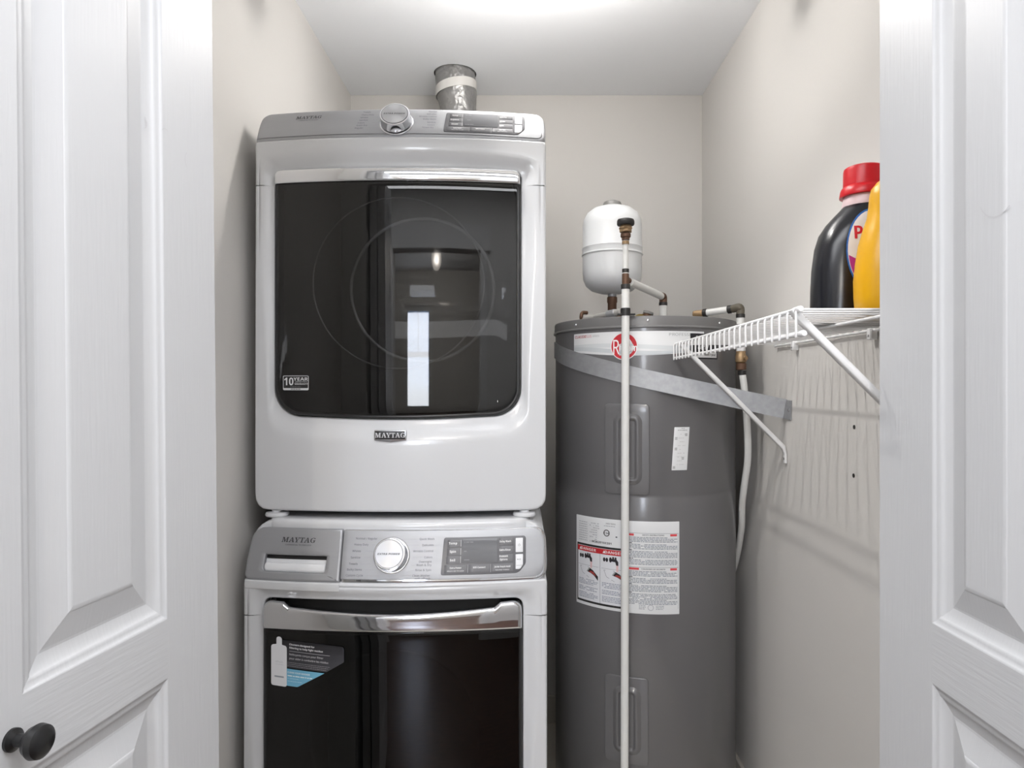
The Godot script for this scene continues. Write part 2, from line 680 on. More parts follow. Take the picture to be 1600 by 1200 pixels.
# ---------------------------------------------------------------- the room
func room() -> void:
	var wt := 0.1
	var d0 := FRONT_FAR
	structure(boxed("wall_left", V(WALL_LEFT - wt, 0, d0), V(WALL_LEFT, CEILING, WALL_BACK + wt), M.wall_paint), "beige painted closet wall beside the stacked machines", "wall")
	var wr := structure(boxed("wall_right", V(WALL_RIGHT, 0, d0), V(WALL_RIGHT + wt, CEILING, WALL_BACK + wt), M.wall_paint), "beige painted closet wall carrying the wire shelf", "wall")
	for q in [[1.217, 1.4495], [1.114, 1.452]]:
		spun("wall_anchor", [Vector2(0.0, 0.0), Vector2(0.0045, 0.0), Vector2(0.0045, 0.0012), Vector2(0.003, 0.0016), Vector2(0.0, 0.0006)], M.hole_dark, wr, V(WALL_RIGHT, q[0], q[1]), Vector3.LEFT, 12)
	structure(boxed("wall_back", V(WALL_LEFT, 0, WALL_BACK), V(WALL_RIGHT, CEILING, WALL_BACK + wt), M.wall_paint), "beige painted wall behind the water heater", "wall")
	structure(boxed("floor", V(WALL_LEFT - wt, -0.1, FRONT_NEAR), V(WALL_RIGHT + wt, 0, WALL_BACK + wt), M.floor_vinyl), "closet floor under the washer and water heater", "floor")
	# ceiling with a round hole for the vent duct
	var hole := Vector2(-0.239, 2.487)
	var cg := CSGCombiner3D.new()
	cg.name = "ceiling"
	add_child(cg)
	var cb := CSGBox3D.new()
	cb.size = Vector3(WALL_RIGHT - WALL_LEFT + 2 * wt, 0.12, WALL_BACK + wt - d0)
	cb.position = V((WALL_LEFT + WALL_RIGHT) / 2, CEILING + 0.06, (WALL_BACK + wt + d0) / 2)
	cb.material = M.ceiling_paint
	cg.add_child(cb)
	var cc := CSGCylinder3D.new()
	cc.radius = 0.0765
	cc.height = 0.2
	cc.sides = 48
	cc.smooth_faces = true
	cc.operation = CSGShape3D.OPERATION_SUBTRACTION
	cc.position = V(hole.x, CEILING, hole.y)
	cc.material = M.cavity
	cg.add_child(cc)
	structure(cg, "white painted closet ceiling with a round duct hole", "ceiling")
	var shaft := CSGCombiner3D.new()
	shaft.name = "ceiling_box"
	for o in [["baseboard_back", V(WALL_LEFT, 0, WALL_BACK - 0.014), V(WALL_RIGHT, 0.105, WALL_BACK)], ["baseboard_left", V(WALL_LEFT, 0, FRONT_FAR), V(WALL_LEFT + 0.014, 0.105, WALL_BACK - 0.014)], ["baseboard_right", V(WALL_RIGHT - 0.014, 0, FRONT_FAR), V(WALL_RIGHT, 0.105, WALL_BACK - 0.014)]]:
		structure(boxed(o[0], o[1], o[2], M.dark_trim, self, 0.003), "painted baseboard along the closet's %s wall" % o[0].get_slice("_", 1), "baseboard")
	shaft.free()
	# front wall of the closet, with the doorway
	var jl := -0.535
	var jr := 0.61
	var top := 2.07
	structure(boxed("wall_front", V(-2.3, 0, FRONT_NEAR), V(jl - 0.02, CEILING, FRONT_FAR), M.hall_paint), "hall wall left of the closet doorway", "wall")
	structure(boxed("wall_front", V(jr + 0.02, 0, FRONT_NEAR), V(2.3, CEILING, FRONT_FAR), M.hall_paint), "hall wall right of the closet doorway", "wall")
	structure(boxed("wall_front", V(jl - 0.02, top + 0.02, FRONT_NEAR), V(jr + 0.02, CEILING, FRONT_FAR), M.hall_paint), "hall wall above the closet doorway", "wall")
	structure(boxed("trim_1", V(jl - 0.02, 0, FRONT_NEAR - 0.005), V(jl, top, FRONT_FAR + 0.003), M.trim_paint), "white jamb at the left folding door", "trim")
	structure(boxed("trim_2", V(jr, 0, FRONT_NEAR - 0.005), V(jr + 0.02, top, FRONT_FAR + 0.003), M.trim_paint), "white jamb at the right folding door", "trim")
	structure(boxed("trim_3", V(jl - 0.02, top, FRONT_NEAR - 0.005), V(jr + 0.02, top + 0.02, FRONT_FAR + 0.003), M.trim_paint), "white head jamb over the closet doorway", "trim")
	# hall and the room beyond it
	structure(boxed("ceiling", V(-2.4, CEILING, d0), V(2.4, CEILING + 0.12, ROOM_BACK - 0.1), M.ceiling_paint), "white hall ceiling", "ceiling")
	structure(boxed("floor", V(-2.4, -0.1, FRONT_NEAR), V(2.4, 0, ROOM_BACK - 0.1), M.floor_wood), "dark brown wood floor of the hall", "floor")
	structure(boxed("wall_left", V(-2.4, 0, FRONT_FAR), V(-2.3, CEILING, ROOM_BACK), M.hall_paint), "beige end wall of the hall beside the thermostat", "wall")
	structure(boxed("wall_right", V(2.3, 0, FRONT_FAR), V(2.4, CEILING, ROOM_BACK), M.hall_paint), "beige far end wall of the hall", "wall")
	var b0 := HALL_BACK
	var b1 := HALL_BACK - 0.11
	var x0 := -0.72
	var x1 := 0.28
	structure(boxed("wall_rear", V(-2.3, 0, b0), V(x0, CEILING, b1), M.hall_paint), "hall wall with thermostat and switch", "wall")
	structure(boxed("wall_rear", V(x1, 0, b0), V(2.3, CEILING, b1), M.hall_paint), "hall wall facing the water heater", "wall")
	structure(boxed("wall_rear", V(x0, 2.05, b0), V(x1, CEILING, b1), M.hall_paint), "hall wall above the opposite doorway", "wall")
	structure(boxed("trim_4", V(x0 - 0.075, 0, b0 + 0.018), V(x0 + 0.004, 2.05, b0), M.trim_paint, self, 0.003), "white casing on the opposite doorway, thermostat side", "trim")
	structure(boxed("trim_5", V(x1 - 0.004, 0, b0 + 0.018), V(x1 + 0.075, 2.05, b0), M.trim_paint, self, 0.003), "white casing on the opposite doorway, heater side", "trim")
	structure(boxed("trim_6", V(x0 - 0.11, 2.05, b0 + 0.024), V(x1 + 0.11, 2.19, b0), M.trim_paint, self, 0.003), "wide white head casing over the opposite doorway", "trim")
	# far wall with a window
	var wx0 := -1.02
	var wx1 := -0.40
	var wy0 := 1.05
	var wy1 := 2.10
	var r0 := ROOM_BACK
	var r1 := ROOM_BACK - 0.12
	structure(boxed("wall_far", V(-2.3, 0, r0), V(wx0, CEILING, r1), M.hall_paint), "far room wall on one side of the window", "wall")
	structure(boxed("wall_far", V(wx1, 0, r0), V(2.3, CEILING, r1), M.hall_paint), "far room wall on the other side of the window", "wall")
	structure(boxed("wall_far", V(wx0, 0, r0), V(wx1, wy0, r1), M.hall_paint), "far room wall under the window", "wall")
	structure(boxed("wall_far", V(wx0, wy1, r0), V(wx1, CEILING, r1), M.hall_paint), "far room wall over the window", "wall")
	var w := Node3D.new()
	w.name = "window_1"
	add_child(w)
	structure(w, "white sash window in the far room", "window")
	for q in [[wx0, wy0, wx0 + 0.05, wy1], [wx1 - 0.05, wy0, wx1, wy1], [wx0, wy0, wx1, wy0 + 0.05], [wx0, wy1 - 0.05, wx1, wy1], [wx0, 1.60, wx1, 1.65], [-0.72, 1.65, -0.70, wy1]]:
		boxed("window_frame", V(q[0], q[1], r0 - 0.04), V(q[2], q[3], r0 - 0.09), M.trim_paint, w)
	boxed("pane", V(wx0 + 0.05, wy0 + 0.05, r0 - 0.064), V(wx1 - 0.05, wy1 - 0.05, r0 - 0.066), M.pane, w)
	boxed("sill", V(wx0 - 0.04, wy0 - 0.03, r0 + 0.05), V(wx1 + 0.04, wy0, r0 - 0.04), M.trim_paint, w, 0.004)


# ---------------------------------------------------------------- dryer and washer
const HALF := 0.343
const BOW := 0.036


func bow(x: float) -> float:
	return BOW * (1.0 - (x / HALF) * (x / HALF))


func front_panel(called: String, root: Node3D, outer: PackedVector2Array, inner: PackedVector2Array, bowl: float, place: Callable, n := 96) -> void:
	var a := resample(outer, n)
	var b := resample(inner, n)
	var rings := []
	rings.append(mapped(a, -0.05, place))
	for s in [[0.0, -0.006], [0.0009, -0.003], [0.003, -0.0009], [0.006, 0.0], [0.0075, 0.0]]:
		var r := PackedVector3Array()
		for i in n:
			r.append(place.call(Vector3(a[i].x, a[i].y, s[1]).lerp(Vector3(b[i].x, b[i].y, s[1]), minf(0.3, s[0] / maxf(a[i].distance_to(b[i]), 1e-4)))))
		rings.append(r)
	for s in [0.16, 0.12, 0.09, 0.06, 0.05, 0.04, 0.03, 0.022, 0.015, 0.009, 0.004]:
		var r := PackedVector3Array()
		for i in n:
			var gap := a[i].distance_to(b[i])
			var k := minf(1.0, 0.75 * gap / 0.06) if s <= 0.06 else 1.0
			var from_inner := minf(s * k, gap * (0.8 + s))
			if s > 0.06:
				from_inner = lerpf(0.06 * minf(1.0, 0.75 * gap / 0.06), maxf(gap - 0.01, 0.061 * minf(1.0, 0.75 * gap / 0.06)), (s - 0.06) / 0.1 * 0.9)
			var p := b[i].lerp(a[i], from_inner / gap)
			r.append(place.call(Vector3(p.x, p.y, -bowl * (1.0 - smoothstep(0.0, 0.055 * k, from_inner)))))
		rings.append(r)
	var e := PackedVector3Array()
	for p in b:
		e.append(place.call(Vector3(p.x, p.y, -bowl - 0.001)))
	rings.append(e)
	rings.append(mapped(b, -0.05, place))
	var st := begin()
	loft(st, rings, false, false, false, 0.0)
	obj(called, st, M.enamel, root)


func ring_plate(called: String, root: Node3D, o: PackedVector2Array, width: float, z0: float, z1: float, place: Callable, m: Material) -> MeshInstance3D:
	var st := begin()
	loft(st, [mapped(o, z0, place), mapped(o, z1 - 0.002, place), mapped(inset(o, 0.001), z1 - 0.0005, place), mapped(inset(o, 0.0025), z1, place), mapped(inset(o, width - 0.002), z1, place), mapped(inset(o, width), z1 - 0.0015, place), mapped(inset(o, width), z0, place)], true, false, false, 0.0)
	return obj(called, st, m, root)


func torus(called: String, root: Node3D, c: Vector3, r: float, thick: float, m: Material, from := 0.0, to := TAU) -> MeshInstance3D:
	var pts := []
	for i in 65:
		var a := lerpf(from, to, i / 64.0)
		pts.append(c + Vector3(cos(a) * r, sin(a) * r, 0))
	return piped(called, pts, thick, m, root, 8)


func dial(root: Node3D, at: Transform3D, r_skirt: float, r_face: float, height: float) -> void:   # a knob: skirt, body, brushed face, lettering
	var k := Node3D.new()
	k.name = "knob"
	root.add_child(k)
	k.transform = at
	var st := begin()
	lathe(st, [Vector2(r_skirt, 0), Vector2(r_skirt, 0.002), Vector2(r_skirt - 0.0015, 0.0035), Vector2(r_skirt - 0.005, 0.0035)], 64)
	obj("skirt", st, M.chrome_satin, k)
	st = begin()
	lathe(st, [Vector2(r_skirt - 0.005, 0.0), Vector2(r_skirt - 0.005, 0.0052)], 64)
	obj("shadow_gap", st, M.rim_black, k)
	st = begin()
	var rb := r_skirt - 0.0035
	lathe(st, [Vector2(rb - 0.002, 0.005), Vector2(rb, 0.006), Vector2(rb - 0.0004, 0.009), Vector2(lerpf(rb, r_face, 0.75), height - 0.003), Vector2(r_face + 0.0015, height - 0.0006), Vector2(r_face + 0.0004, height), Vector2(r_face - 0.0006, height)], 64, Transform3D.IDENTITY, 0.9)
	obj("body", st, M.chrome, k)
	st = begin()
	lathe(st, [Vector2(r_face - 0.0016, height - 0.001), Vector2(r_face - 0.0016, height + 0.0003)], 64)
	obj("dark_ring", st, M.rim_black, k)
	# face with texture coordinates that run round it, for the turned finish
	st = begin()
	var rf := r_face - 0.0026
	for i in 64:
		var a := TAU * i / 64
		var b := TAU * (i + 1) / 64
		for q in [[0.0, a, 0.0], [rf, b, 1.0], [rf, a, 1.0]]:
			st.set_normal(Vector3.UP)
			st.set_uv(Vector2((a if q[0] == 0.0 else q[1]) / TAU, q[2]))
			st.add_vertex(Vector3(cos(q[1]) * q[0], height + 0.0006, -sin(q[1]) * q[0]))
	put("cap", st.commit(), M.knob_face, k)
	st = begin()
	colour(st, Color8(70, 70, 72))
	var on_face := func(p: Vector3) -> Vector3: return Vector3(p.x, height + 0.0009 + p.z, -p.y)
	write(st, "EXTRA POWER", sans_bold, 0.0042, Vector2.ZERO, 0, 0.0, on_face, 0.25, 1.25)
	obj("lettering", st, M.ink, k)


func keypad(root: Node3D, x0: float, x1: float, v0: float, v1: float, place: Callable, words: Dictionary) -> void:   # the dark display with keys
	var w := x1 - x0
	var h := v1 - v0
	var X := func(t: float) -> float: return x0 + w * t
	var Y := func(t: float) -> float: return v0 + h * t
	var o := rounded([Vector2(x0 - 0.004, v0), Vector2(x1 - 0.016, v0), Vector2(x1 + 0.0, v0 + 0.02), Vector2(x1, v1), Vector2(x0 + 0.001, v1)], [0.004, 0.02, 0.012, 0.006, 0.005], 5, 0.015)
	var panel := slab("display_panel", o, -0.001, 0.0014, 0.0008, place, M.panel_grey, root, 4)
	slab("screen", rect(X.call(0.225), Y.call(0.31), X.call(0.655), Y.call(0.95), 0.0015, 3, 0.015), 0.0012, 0.0020, 0.0003, place, M.screen_grey, panel, 3)
	var keys := [[0.05, 0.73, 0.20, 0.93], [0.045, 0.51, 0.20, 0.71], [0.04, 0.29, 0.20, 0.49], [0.02, 0.05, 0.29, 0.26], [0.31, 0.05, 0.565, 0.26], [0.585, 0.05, 0.845, 0.26], [0.675, 0.75, 0.845, 0.95], [0.675, 0.53, 0.845, 0.73], [0.675, 0.30, 0.845, 0.51]]
	for q in keys:
		slab("key", rect(X.call(q[0]), Y.call(q[1]), X.call(q[2]), Y.call(q[3]), 0.001, 2, 0.02), 0.0012, 0.0019, 0.0004, place, M.key_grey, panel, 2)
	slab("power_key", rect(X.call(0.875), Y.call(0.55), X.call(0.965), Y.call(0.94), 0.0012, 2, 0.02), 0.0012, 0.0022, 0.0005, place, M.key_white, panel, 2)
	slab("start_key", rounded([Vector2(X.call(0.875), Y.call(0.10)), Vector2(X.call(0.93), Y.call(0.10)), Vector2(X.call(0.965), Y.call(0.22)), Vector2(X.call(0.965), Y.call(0.50)), Vector2(X.call(0.875), Y.call(0.50))], [0.001, 0.006, 0.006, 0.001, 0.001], 3, 0.02), 0.0012, 0.0022, 0.0005, place, M.key_white, panel, 2)
	var st := begin()
	var z := 0.0024
	colour(st, Color8(236, 236, 236))
	var hh := h * 0.062
	for i in 3:
		write(st, words.left[i], sans_bold, hh, Vector2(X.call(0.115), Y.call(0.83 - 0.22 * i)), 0, z, place)
		write(st, words.right[i], sans_bold, hh * 0.85, Vector2(X.call(0.68), Y.call(0.85 - 0.22 * i)), -1, z, place, 0.0, 0.78)
		write(st, words.low[i], sans_bold, hh * 0.8, Vector2(X.call([0.155, 0.437, 0.715][i]), Y.call(0.185)), 0, z, place, 0.0, 0.8)
	for i in [0, 2]:
		write(st, words.under[i], sans, hh * 0.55, Vector2(X.call([0.155, 0.437, 0.715][i]), Y.call(0.10)), 0, z, place)
	colour(st, Color8(190, 190, 192))
	for i in 3:
		bar(st, X.call(0.208), Y.call(0.75 - 0.22 * i), X.call(0.214), Y.call(0.93 - 0.22 * i), z, place)
	for t in [0.30, 0.575]:
		bar(st, X.call(t) - 0.0003, Y.call(0.05), X.call(t) + 0.0004, Y.call(0.26), z, place)
	colour(st, Color8(128, 129, 132))
	for i in 3:
		scribble(st, X.call(0.25), X.call(0.36), Y.call([0.86, 0.62, 0.39][i]), hh * 0.5, z, place, 0.5)
	colour(st, Color8(120, 120, 122))
	var pc := Vector2(X.call(0.92), Y.call(0.745))
	for i in 14:      # power mark: open ring and a stroke
		var a0 := deg_to_rad(120.0 + 300.0 * i / 14)
		var a1 := deg_to_rad(120.0 + 300.0 * (i + 1) / 14)
		poly(st, PackedVector2Array([pc + Vector2.from_angle(a0) * 0.0020, pc + Vector2.from_angle(a0) * 0.0026, pc + Vector2.from_angle(a1) * 0.0026, pc + Vector2.from_angle(a1) * 0.0020]), z + 0.0002, place)
	bar(st, pc.x - 0.0003, pc.y + 0.0006, pc.x + 0.0003, pc.y + 0.0032, z + 0.0002, place)
	var sc := Vector2(X.call(0.905), Y.call(0.36))   # start and pause mark
	poly(st, PackedVector2Array([sc + Vector2(-0.0014, -0.0016), sc + Vector2(0.0016, 0), sc + Vector2(-0.0014, 0.0016)]), z + 0.0002, place)
	for i in 2:
		bar(st, sc.x + 0.0034 + 0.0014 * i, sc.y - 0.0016, sc.x + 0.0041 + 0.0014 * i, sc.y + 0.0016, z + 0.0002, place)
	scribble(st, X.call(0.885), X.call(0.955), Y.call(0.20), 0.0007, z + 0.0002, place)
	obj("lettering", st, M.ink, panel)


func cycles(root: Node3D, left: Array, right: Array, place: Callable, h: float, knob_x: float) -> void:   # words either side of the dial, with hairlines to it
	var st := begin()
	for q in left:
		colour(st, Color8(92, 92, 98))
		write(st, q[0], sans, h, Vector2(q[1], q[2]), -1, 0.0005, place)
		colour(st, Color8(150, 150, 153))
		bar(st, q[3], q[2] - 0.00025, q[4], q[2] + 0.00025, 0.0005, place)
	for q in right:
		colour(st, Color8(92, 92, 98))
		write(st, q[0], sans, h, Vector2(q[1], q[2]), 1, 0.0005, place)
		colour(st, Color8(150, 150, 153))
		bar(st, q[3], q[2] - 0.00025, q[4], q[2] + 0.00025, 0.0005, place)
	obj("cycle_names", st, M.ink, root)


func cabinet(root: Node3D, y0: float, y1: float, depth: float, top_radius: float) -> void:
	var id := func(p: Vector3) -> Vector3: return p
	var o := rounded([Vector2(-HALF + 0.001, y0), Vector2(HALF - 0.001, y0), Vector2(HALF - 0.001, y1), Vector2(-HALF + 0.001, y1)], [0.02, 0.02, top_radius, top_radius], 7, 0.2)
	var st := begin()
	loft(st, [mapped(inset(o, 0.004), -depth, id), mapped(o, -depth + 0.004, id), mapped(o, -0.05, id), mapped(inset(o, 0.004), -0.046, id)], true, true, true, 0.0)
	obj("cabinet", st, M.enamel, root)


func top_panel(root: Node3D, y0: float, y1: float, back: float, front: float, half: float) -> void:
	# here the plate's second axis runs backwards (away from the viewer)
	var place := func(p: Vector3) -> Vector3: return Vector3(p.x, p.z, -p.y)
	var pts := [Vector2(-half, back), Vector2(-half, front)]
	for i in range(1, 12):
		var x := lerpf(-half, half, i / 12.0)
		pts.append(Vector2(x, front - bow(x)))
	pts.append_array([Vector2(half, front), Vector2(half, back)])
	var radii := [0.01, 0.04]
	for i in 11:
		radii.append(0.0)
	radii.append_array([0.04, 0.01])
	slab("top_panel", rounded(pts, radii, 5, 0.06), y0, y1, 0.012, place, M.enamel, root, 3)


func wordmark(called: String, root: Node3D, at: Vector2, h: float, sub: String, place: Callable, c: Color) -> void:
	var st := begin()
	colour(st, c)
	write(st, "MAYTAG", serif_bold, h, at, 0, 0.0006, place, 0.22, 1.12)
	write(st, sub, sans, h * 0.28, at - Vector2(0, h * 1.0), 0, 0.0006, place, 0.0, 1.1)
	obj(called, st, M.ink, root)


func dryer() -> void:
	var base := 0.998
	var root := thing("clothes_dryer", "white front-loading clothes dryer stacked on top of the washer", "dryer", V(-0.284, base, 1.6136))
	var y0 := 1.013 - base
	var yc := 1.880 - base      # console's lower edge
	var ys := 1.776 - base      # seam
	var front := func(p: Vector3) -> Vector3: return Vector3(p.x, p.y, bow(p.x) + p.z)
	cabinet(root, y0 + 0.004, 1.955 - base, 0.755, 0.03)
	top_panel(root, 1.94 - base, 1.958 - base, 0.755, 0.05, 0.325)
	# door opening
	var xl := -0.294
	var xr := 0.282
	var yt := 1.809 - base
	var yb := 1.243 - base
	var sag := 0.014
	var line_low := func(g: float) -> Array: return [Vector2(xl - g, ys), Vector2(xl - g, yb - g - 0.004), Vector2(-0.006, yb - sag - g - 0.003), Vector2(xr + g, yb - g - 0.004), Vector2(xr + g, ys)]
	var radii := [0.0, 0.066, 5.0, 0.066, 0.0]
	var line_top := func(g: float) -> Array: return [Vector2(xr + g, ys), Vector2(xr + g, yt + g), Vector2(xl - g, yt + g), Vector2(xl - g, ys)]
	var low_in := rounded(line_low.call(0.003), radii, 10, 0.02, true)
	var top_in := rounded(line_top.call(0.003), [0.0, 0.020, 0.020, 0.0], 6, 0.02, true)
	front_panel("upper_fascia", root, rounded([Vector2(HALF, ys + 0.0014), Vector2(HALF, yc), Vector2(-HALF, yc), Vector2(-HALF, ys + 0.0014)], [0.0, 0.004, 0.004, 0.0], 3, 0.02, true), top_in, 0.014, front)
	front_panel("front_panel", root, rounded([Vector2(-HALF, ys - 0.001), Vector2(-HALF, y0), Vector2(HALF, y0), Vector2(HALF, ys - 0.001)], [0.0, 0.03, 0.03, 0.0], 6, 0.02, true), low_in, 0.012, front, 160)
	# door
	var door := Node3D.new()
	door.name = "door"
	root.add_child(door)
	var outline := PackedVector2Array(rounded(line_low.call(0.0), radii, 10, 0.02, true))
	outline.append_array(rounded(line_top.call(0.0), [0.0, 0.018, 0.018, 0.0], 6, 0.02, true))
	slab("backing", outline, -0.06, -0.045, 0.002, front, M.backing, door, 7)
	ring_plate("frame", door, outline, 0.009, -0.05, -0.004, front, M.rim_black)
	var yh := 1.777 - base
	var glass_line := rounded([Vector2(xr - 0.006, yh), Vector2(xl + 0.006, yh)] + line_low.call(-0.006).slice(1, 4), [0.0, 0.0, 0.060, 5.0, 0.060], 10, 0.02)
	var st := begin()
	plate(st, glass_line, -0.006, -0.0015, 0.002, front, 7)
	obj("glass", st, M.door_glass, door)
	var c := Vector3(-0.002, 1.545 - base, 0.0)
	torus("porthole_ring", door, c + Vector3(0, 0, 0.012), 0.2, 0.0022, M.chrome_satin)
	torus("porthole_ring", door, c + Vector3(0.055, -0.015, 0.002), 0.168, 0.005, M.chrome_satin)
	slab("handle", rounded([Vector2(xl, yh), Vector2(xr, yh), Vector2(xr, yt), Vector2(xl, yt)], [0.001, 0.001, 0.018, 0.018], 6, 0.015), -0.01, 0.004, 0.005, front, M.chrome, door, 2)
	# warranty sticker on the glass
	st = begin()
	var sx := -0.272
	var sy := 1.3285 - base
	colour(st, Color8(205, 205, 206))
	poly(st, rect(sx, sy - 0.034, sx + 0.063, sy, 0.003, 3, 0.02), 0.0004, front)
	colour(st, Color8(32, 32, 33))
	poly(st, rect(sx + 0.0015, sy - 0.029, sx + 0.0615, sy - 0.0015, 0.002, 3, 0.02), 0.0007, front)
	colour(st, Color8(215, 215, 216))
	write(st, "10", sans_bold, 0.0175, Vector2(sx + 0.0145, sy - 0.0135), 0, 0.001, front, 0.0, 0.92)
	write(st, "YEAR", sans_bold, 0.0072, Vector2(sx + 0.0435, sy - 0.008), 0, 0.001, front, 0.0, 1.45)
	write(st, "LIMITED PARTS", sans, 0.0028, Vector2(sx + 0.045, sy - 0.0145), 0, 0.001, front, 0.0, 1.1)
	write(st, "WARRANTY", sans_bold, 0.0032, Vector2(sx + 0.045, sy - 0.0195), 0, 0.001, front, 0.0, 1.35)
	colour(st, Color8(110, 110, 112))
	scribble(st, sx + 0.018, sx + 0.046, sy - 0.026, 0.0012, 0.001, front)
	colour(st, Color8(60, 60, 62))
	scribble(st, sx + 0.02, sx + 0.044, sy - 0.0315, 0.0016, 0.001, front)
	obj("sticker", st, M.ink, door, "black and silver ten year warranty sticker")
	badge(root, Vector2(-0.0168, 1.190 - base), front)
	# console
	var tilt := atan(0.04 / 0.082)
	var ct := cos(tilt)
	var sn := sin(tilt)
	var con := func(p: Vector3) -> Vector3: return Vector3(p.x, yc + p.y * ct + p.z * sn, bow(p.x) - p.y * sn + p.z * ct)
	var L := 0.082 / ct
	var co := rounded([Vector2(-HALF, 0), Vector2(HALF, 0), Vector2(HALF - 0.001, L * 0.55), Vector2(HALF - 0.008, L), Vector2(-HALF + 0.008, L), Vector2(-HALF + 0.001, L * 0.55)], [0.004, 0.022, 0.06, 0.03, 0.03, 0.06], 7, 0.025)
	slab("console", co, -0.06, -0.0012, 0.007, con, M.silver, root, 4)
	slab("console_face", inset(co, 0.0085), -0.001, 0.0006, 0.0006, con, M.silver, root, 5)
	wordmark("lettering", root, Vector2(-0.2175, 0.066), 0.0088, "COMMERCIAL TECHNOLOGY", func(p: Vector3) -> Vector3: return con.call(p + Vector3(0, 0, 0.0006)), Color8(70, 70, 74))
	var cf := func(p: Vector3) -> Vector3: return con.call(p + Vector3(0, 0, 0.0006))
	var kx := -0.006
	dial(root, Transform3D(Basis(Vector3.RIGHT, Vector3(0, sn, ct), Vector3(0, -ct, sn)), con.call(Vector3(kx, 0.041, 0.0004))), 0.0395, 0.0325, 0.027)
	keypad(root, 0.108, 0.293, 0.014, 0.075, cf, {"left": ["Temp", "Dryness", "Steam"], "right": ["Quick Dry", "Wrinkle", "Damp"], "low": ["Extra Power", "Wifi Connect", "Add Time"], "under": ["HOLD 3 SEC TO LOCK", "", "PRESS AND HOLD"]})
	var lw := [["Towels", -0.087, 0.076], ["Heavy Duty", -0.090, 0.067], ["Whites", -0.092, 0.059], ["Sanitize", -0.094, 0.0505], ["Colors", -0.097, 0.042], ["Quick Dry", -0.099, 0.0335], ["Regular", -0.102, 0.025]]
	var rw := [["Normal", 0.086, 0.078], ["Delicates", 0.086, 0.070], ["Wrinkle Control", 0.086, 0.062], ["Bulky Items", 0.0855, 0.053], ["Sanitize", 0.085, 0.0435], ["Colors", 0.083, 0.035], ["Timed Dry", 0.081, 0.0265]]
	for q in lw:
		q.append_array([q[1] + 0.034, -0.05])
	for q in rw:
		q.append_array([0.036, q[1] - 0.042])
	cycles(root, lw, rw, cf, 0.0042, kx)
	for q in [[-0.292, 0.006], [0.292, 0.006], [-0.292, 0.68], [0.292, 0.68]]:
		spun("foot", [Vector2(0.0, 0.0), Vector2(0.025, 0.0), Vector2(0.027, 0.002), Vector2(0.027, 0.006), Vector2(0.025, 0.009), Vector2(0.012, 0.010), Vector2(0.012, 0.0145)], M.feet, root, Vector3(q[0], 0, -q[1]), Vector3.UP, 28)


func badge(root: Node3D, c: Vector2, front: Callable) -> void:
	var o := rounded([c + Vector2(-0.037, -0.011), c + Vector2(0.0, -0.0155), c + Vector2(0.037, -0.011), c + Vector2(0.037, 0.0125), c + Vector2(-0.037, 0.0125)], [0.001], 2, 0.01)
	var b := slab("badge", o, -0.001, 0.0035, 0.0012, front, M.chrome_satin, root, 3)
	slab("badge_face", rect(c.x - 0.0345, c.y - 0.0085, c.x + 0.0345, c.y + 0.0105, 0.0006, 2, 0.01), 0.003, 0.0039, 0.0003, front, M.rim_black, b, 2)
	var st := begin()
	colour(st, Color8(205, 205, 207))
	write(st, "MAYTAG", serif_bold, 0.0112, c + Vector2(0, 0.001), 0, 0.0044, front, 0.0, 0.98)
	obj("lettering", st, M.ink, b)


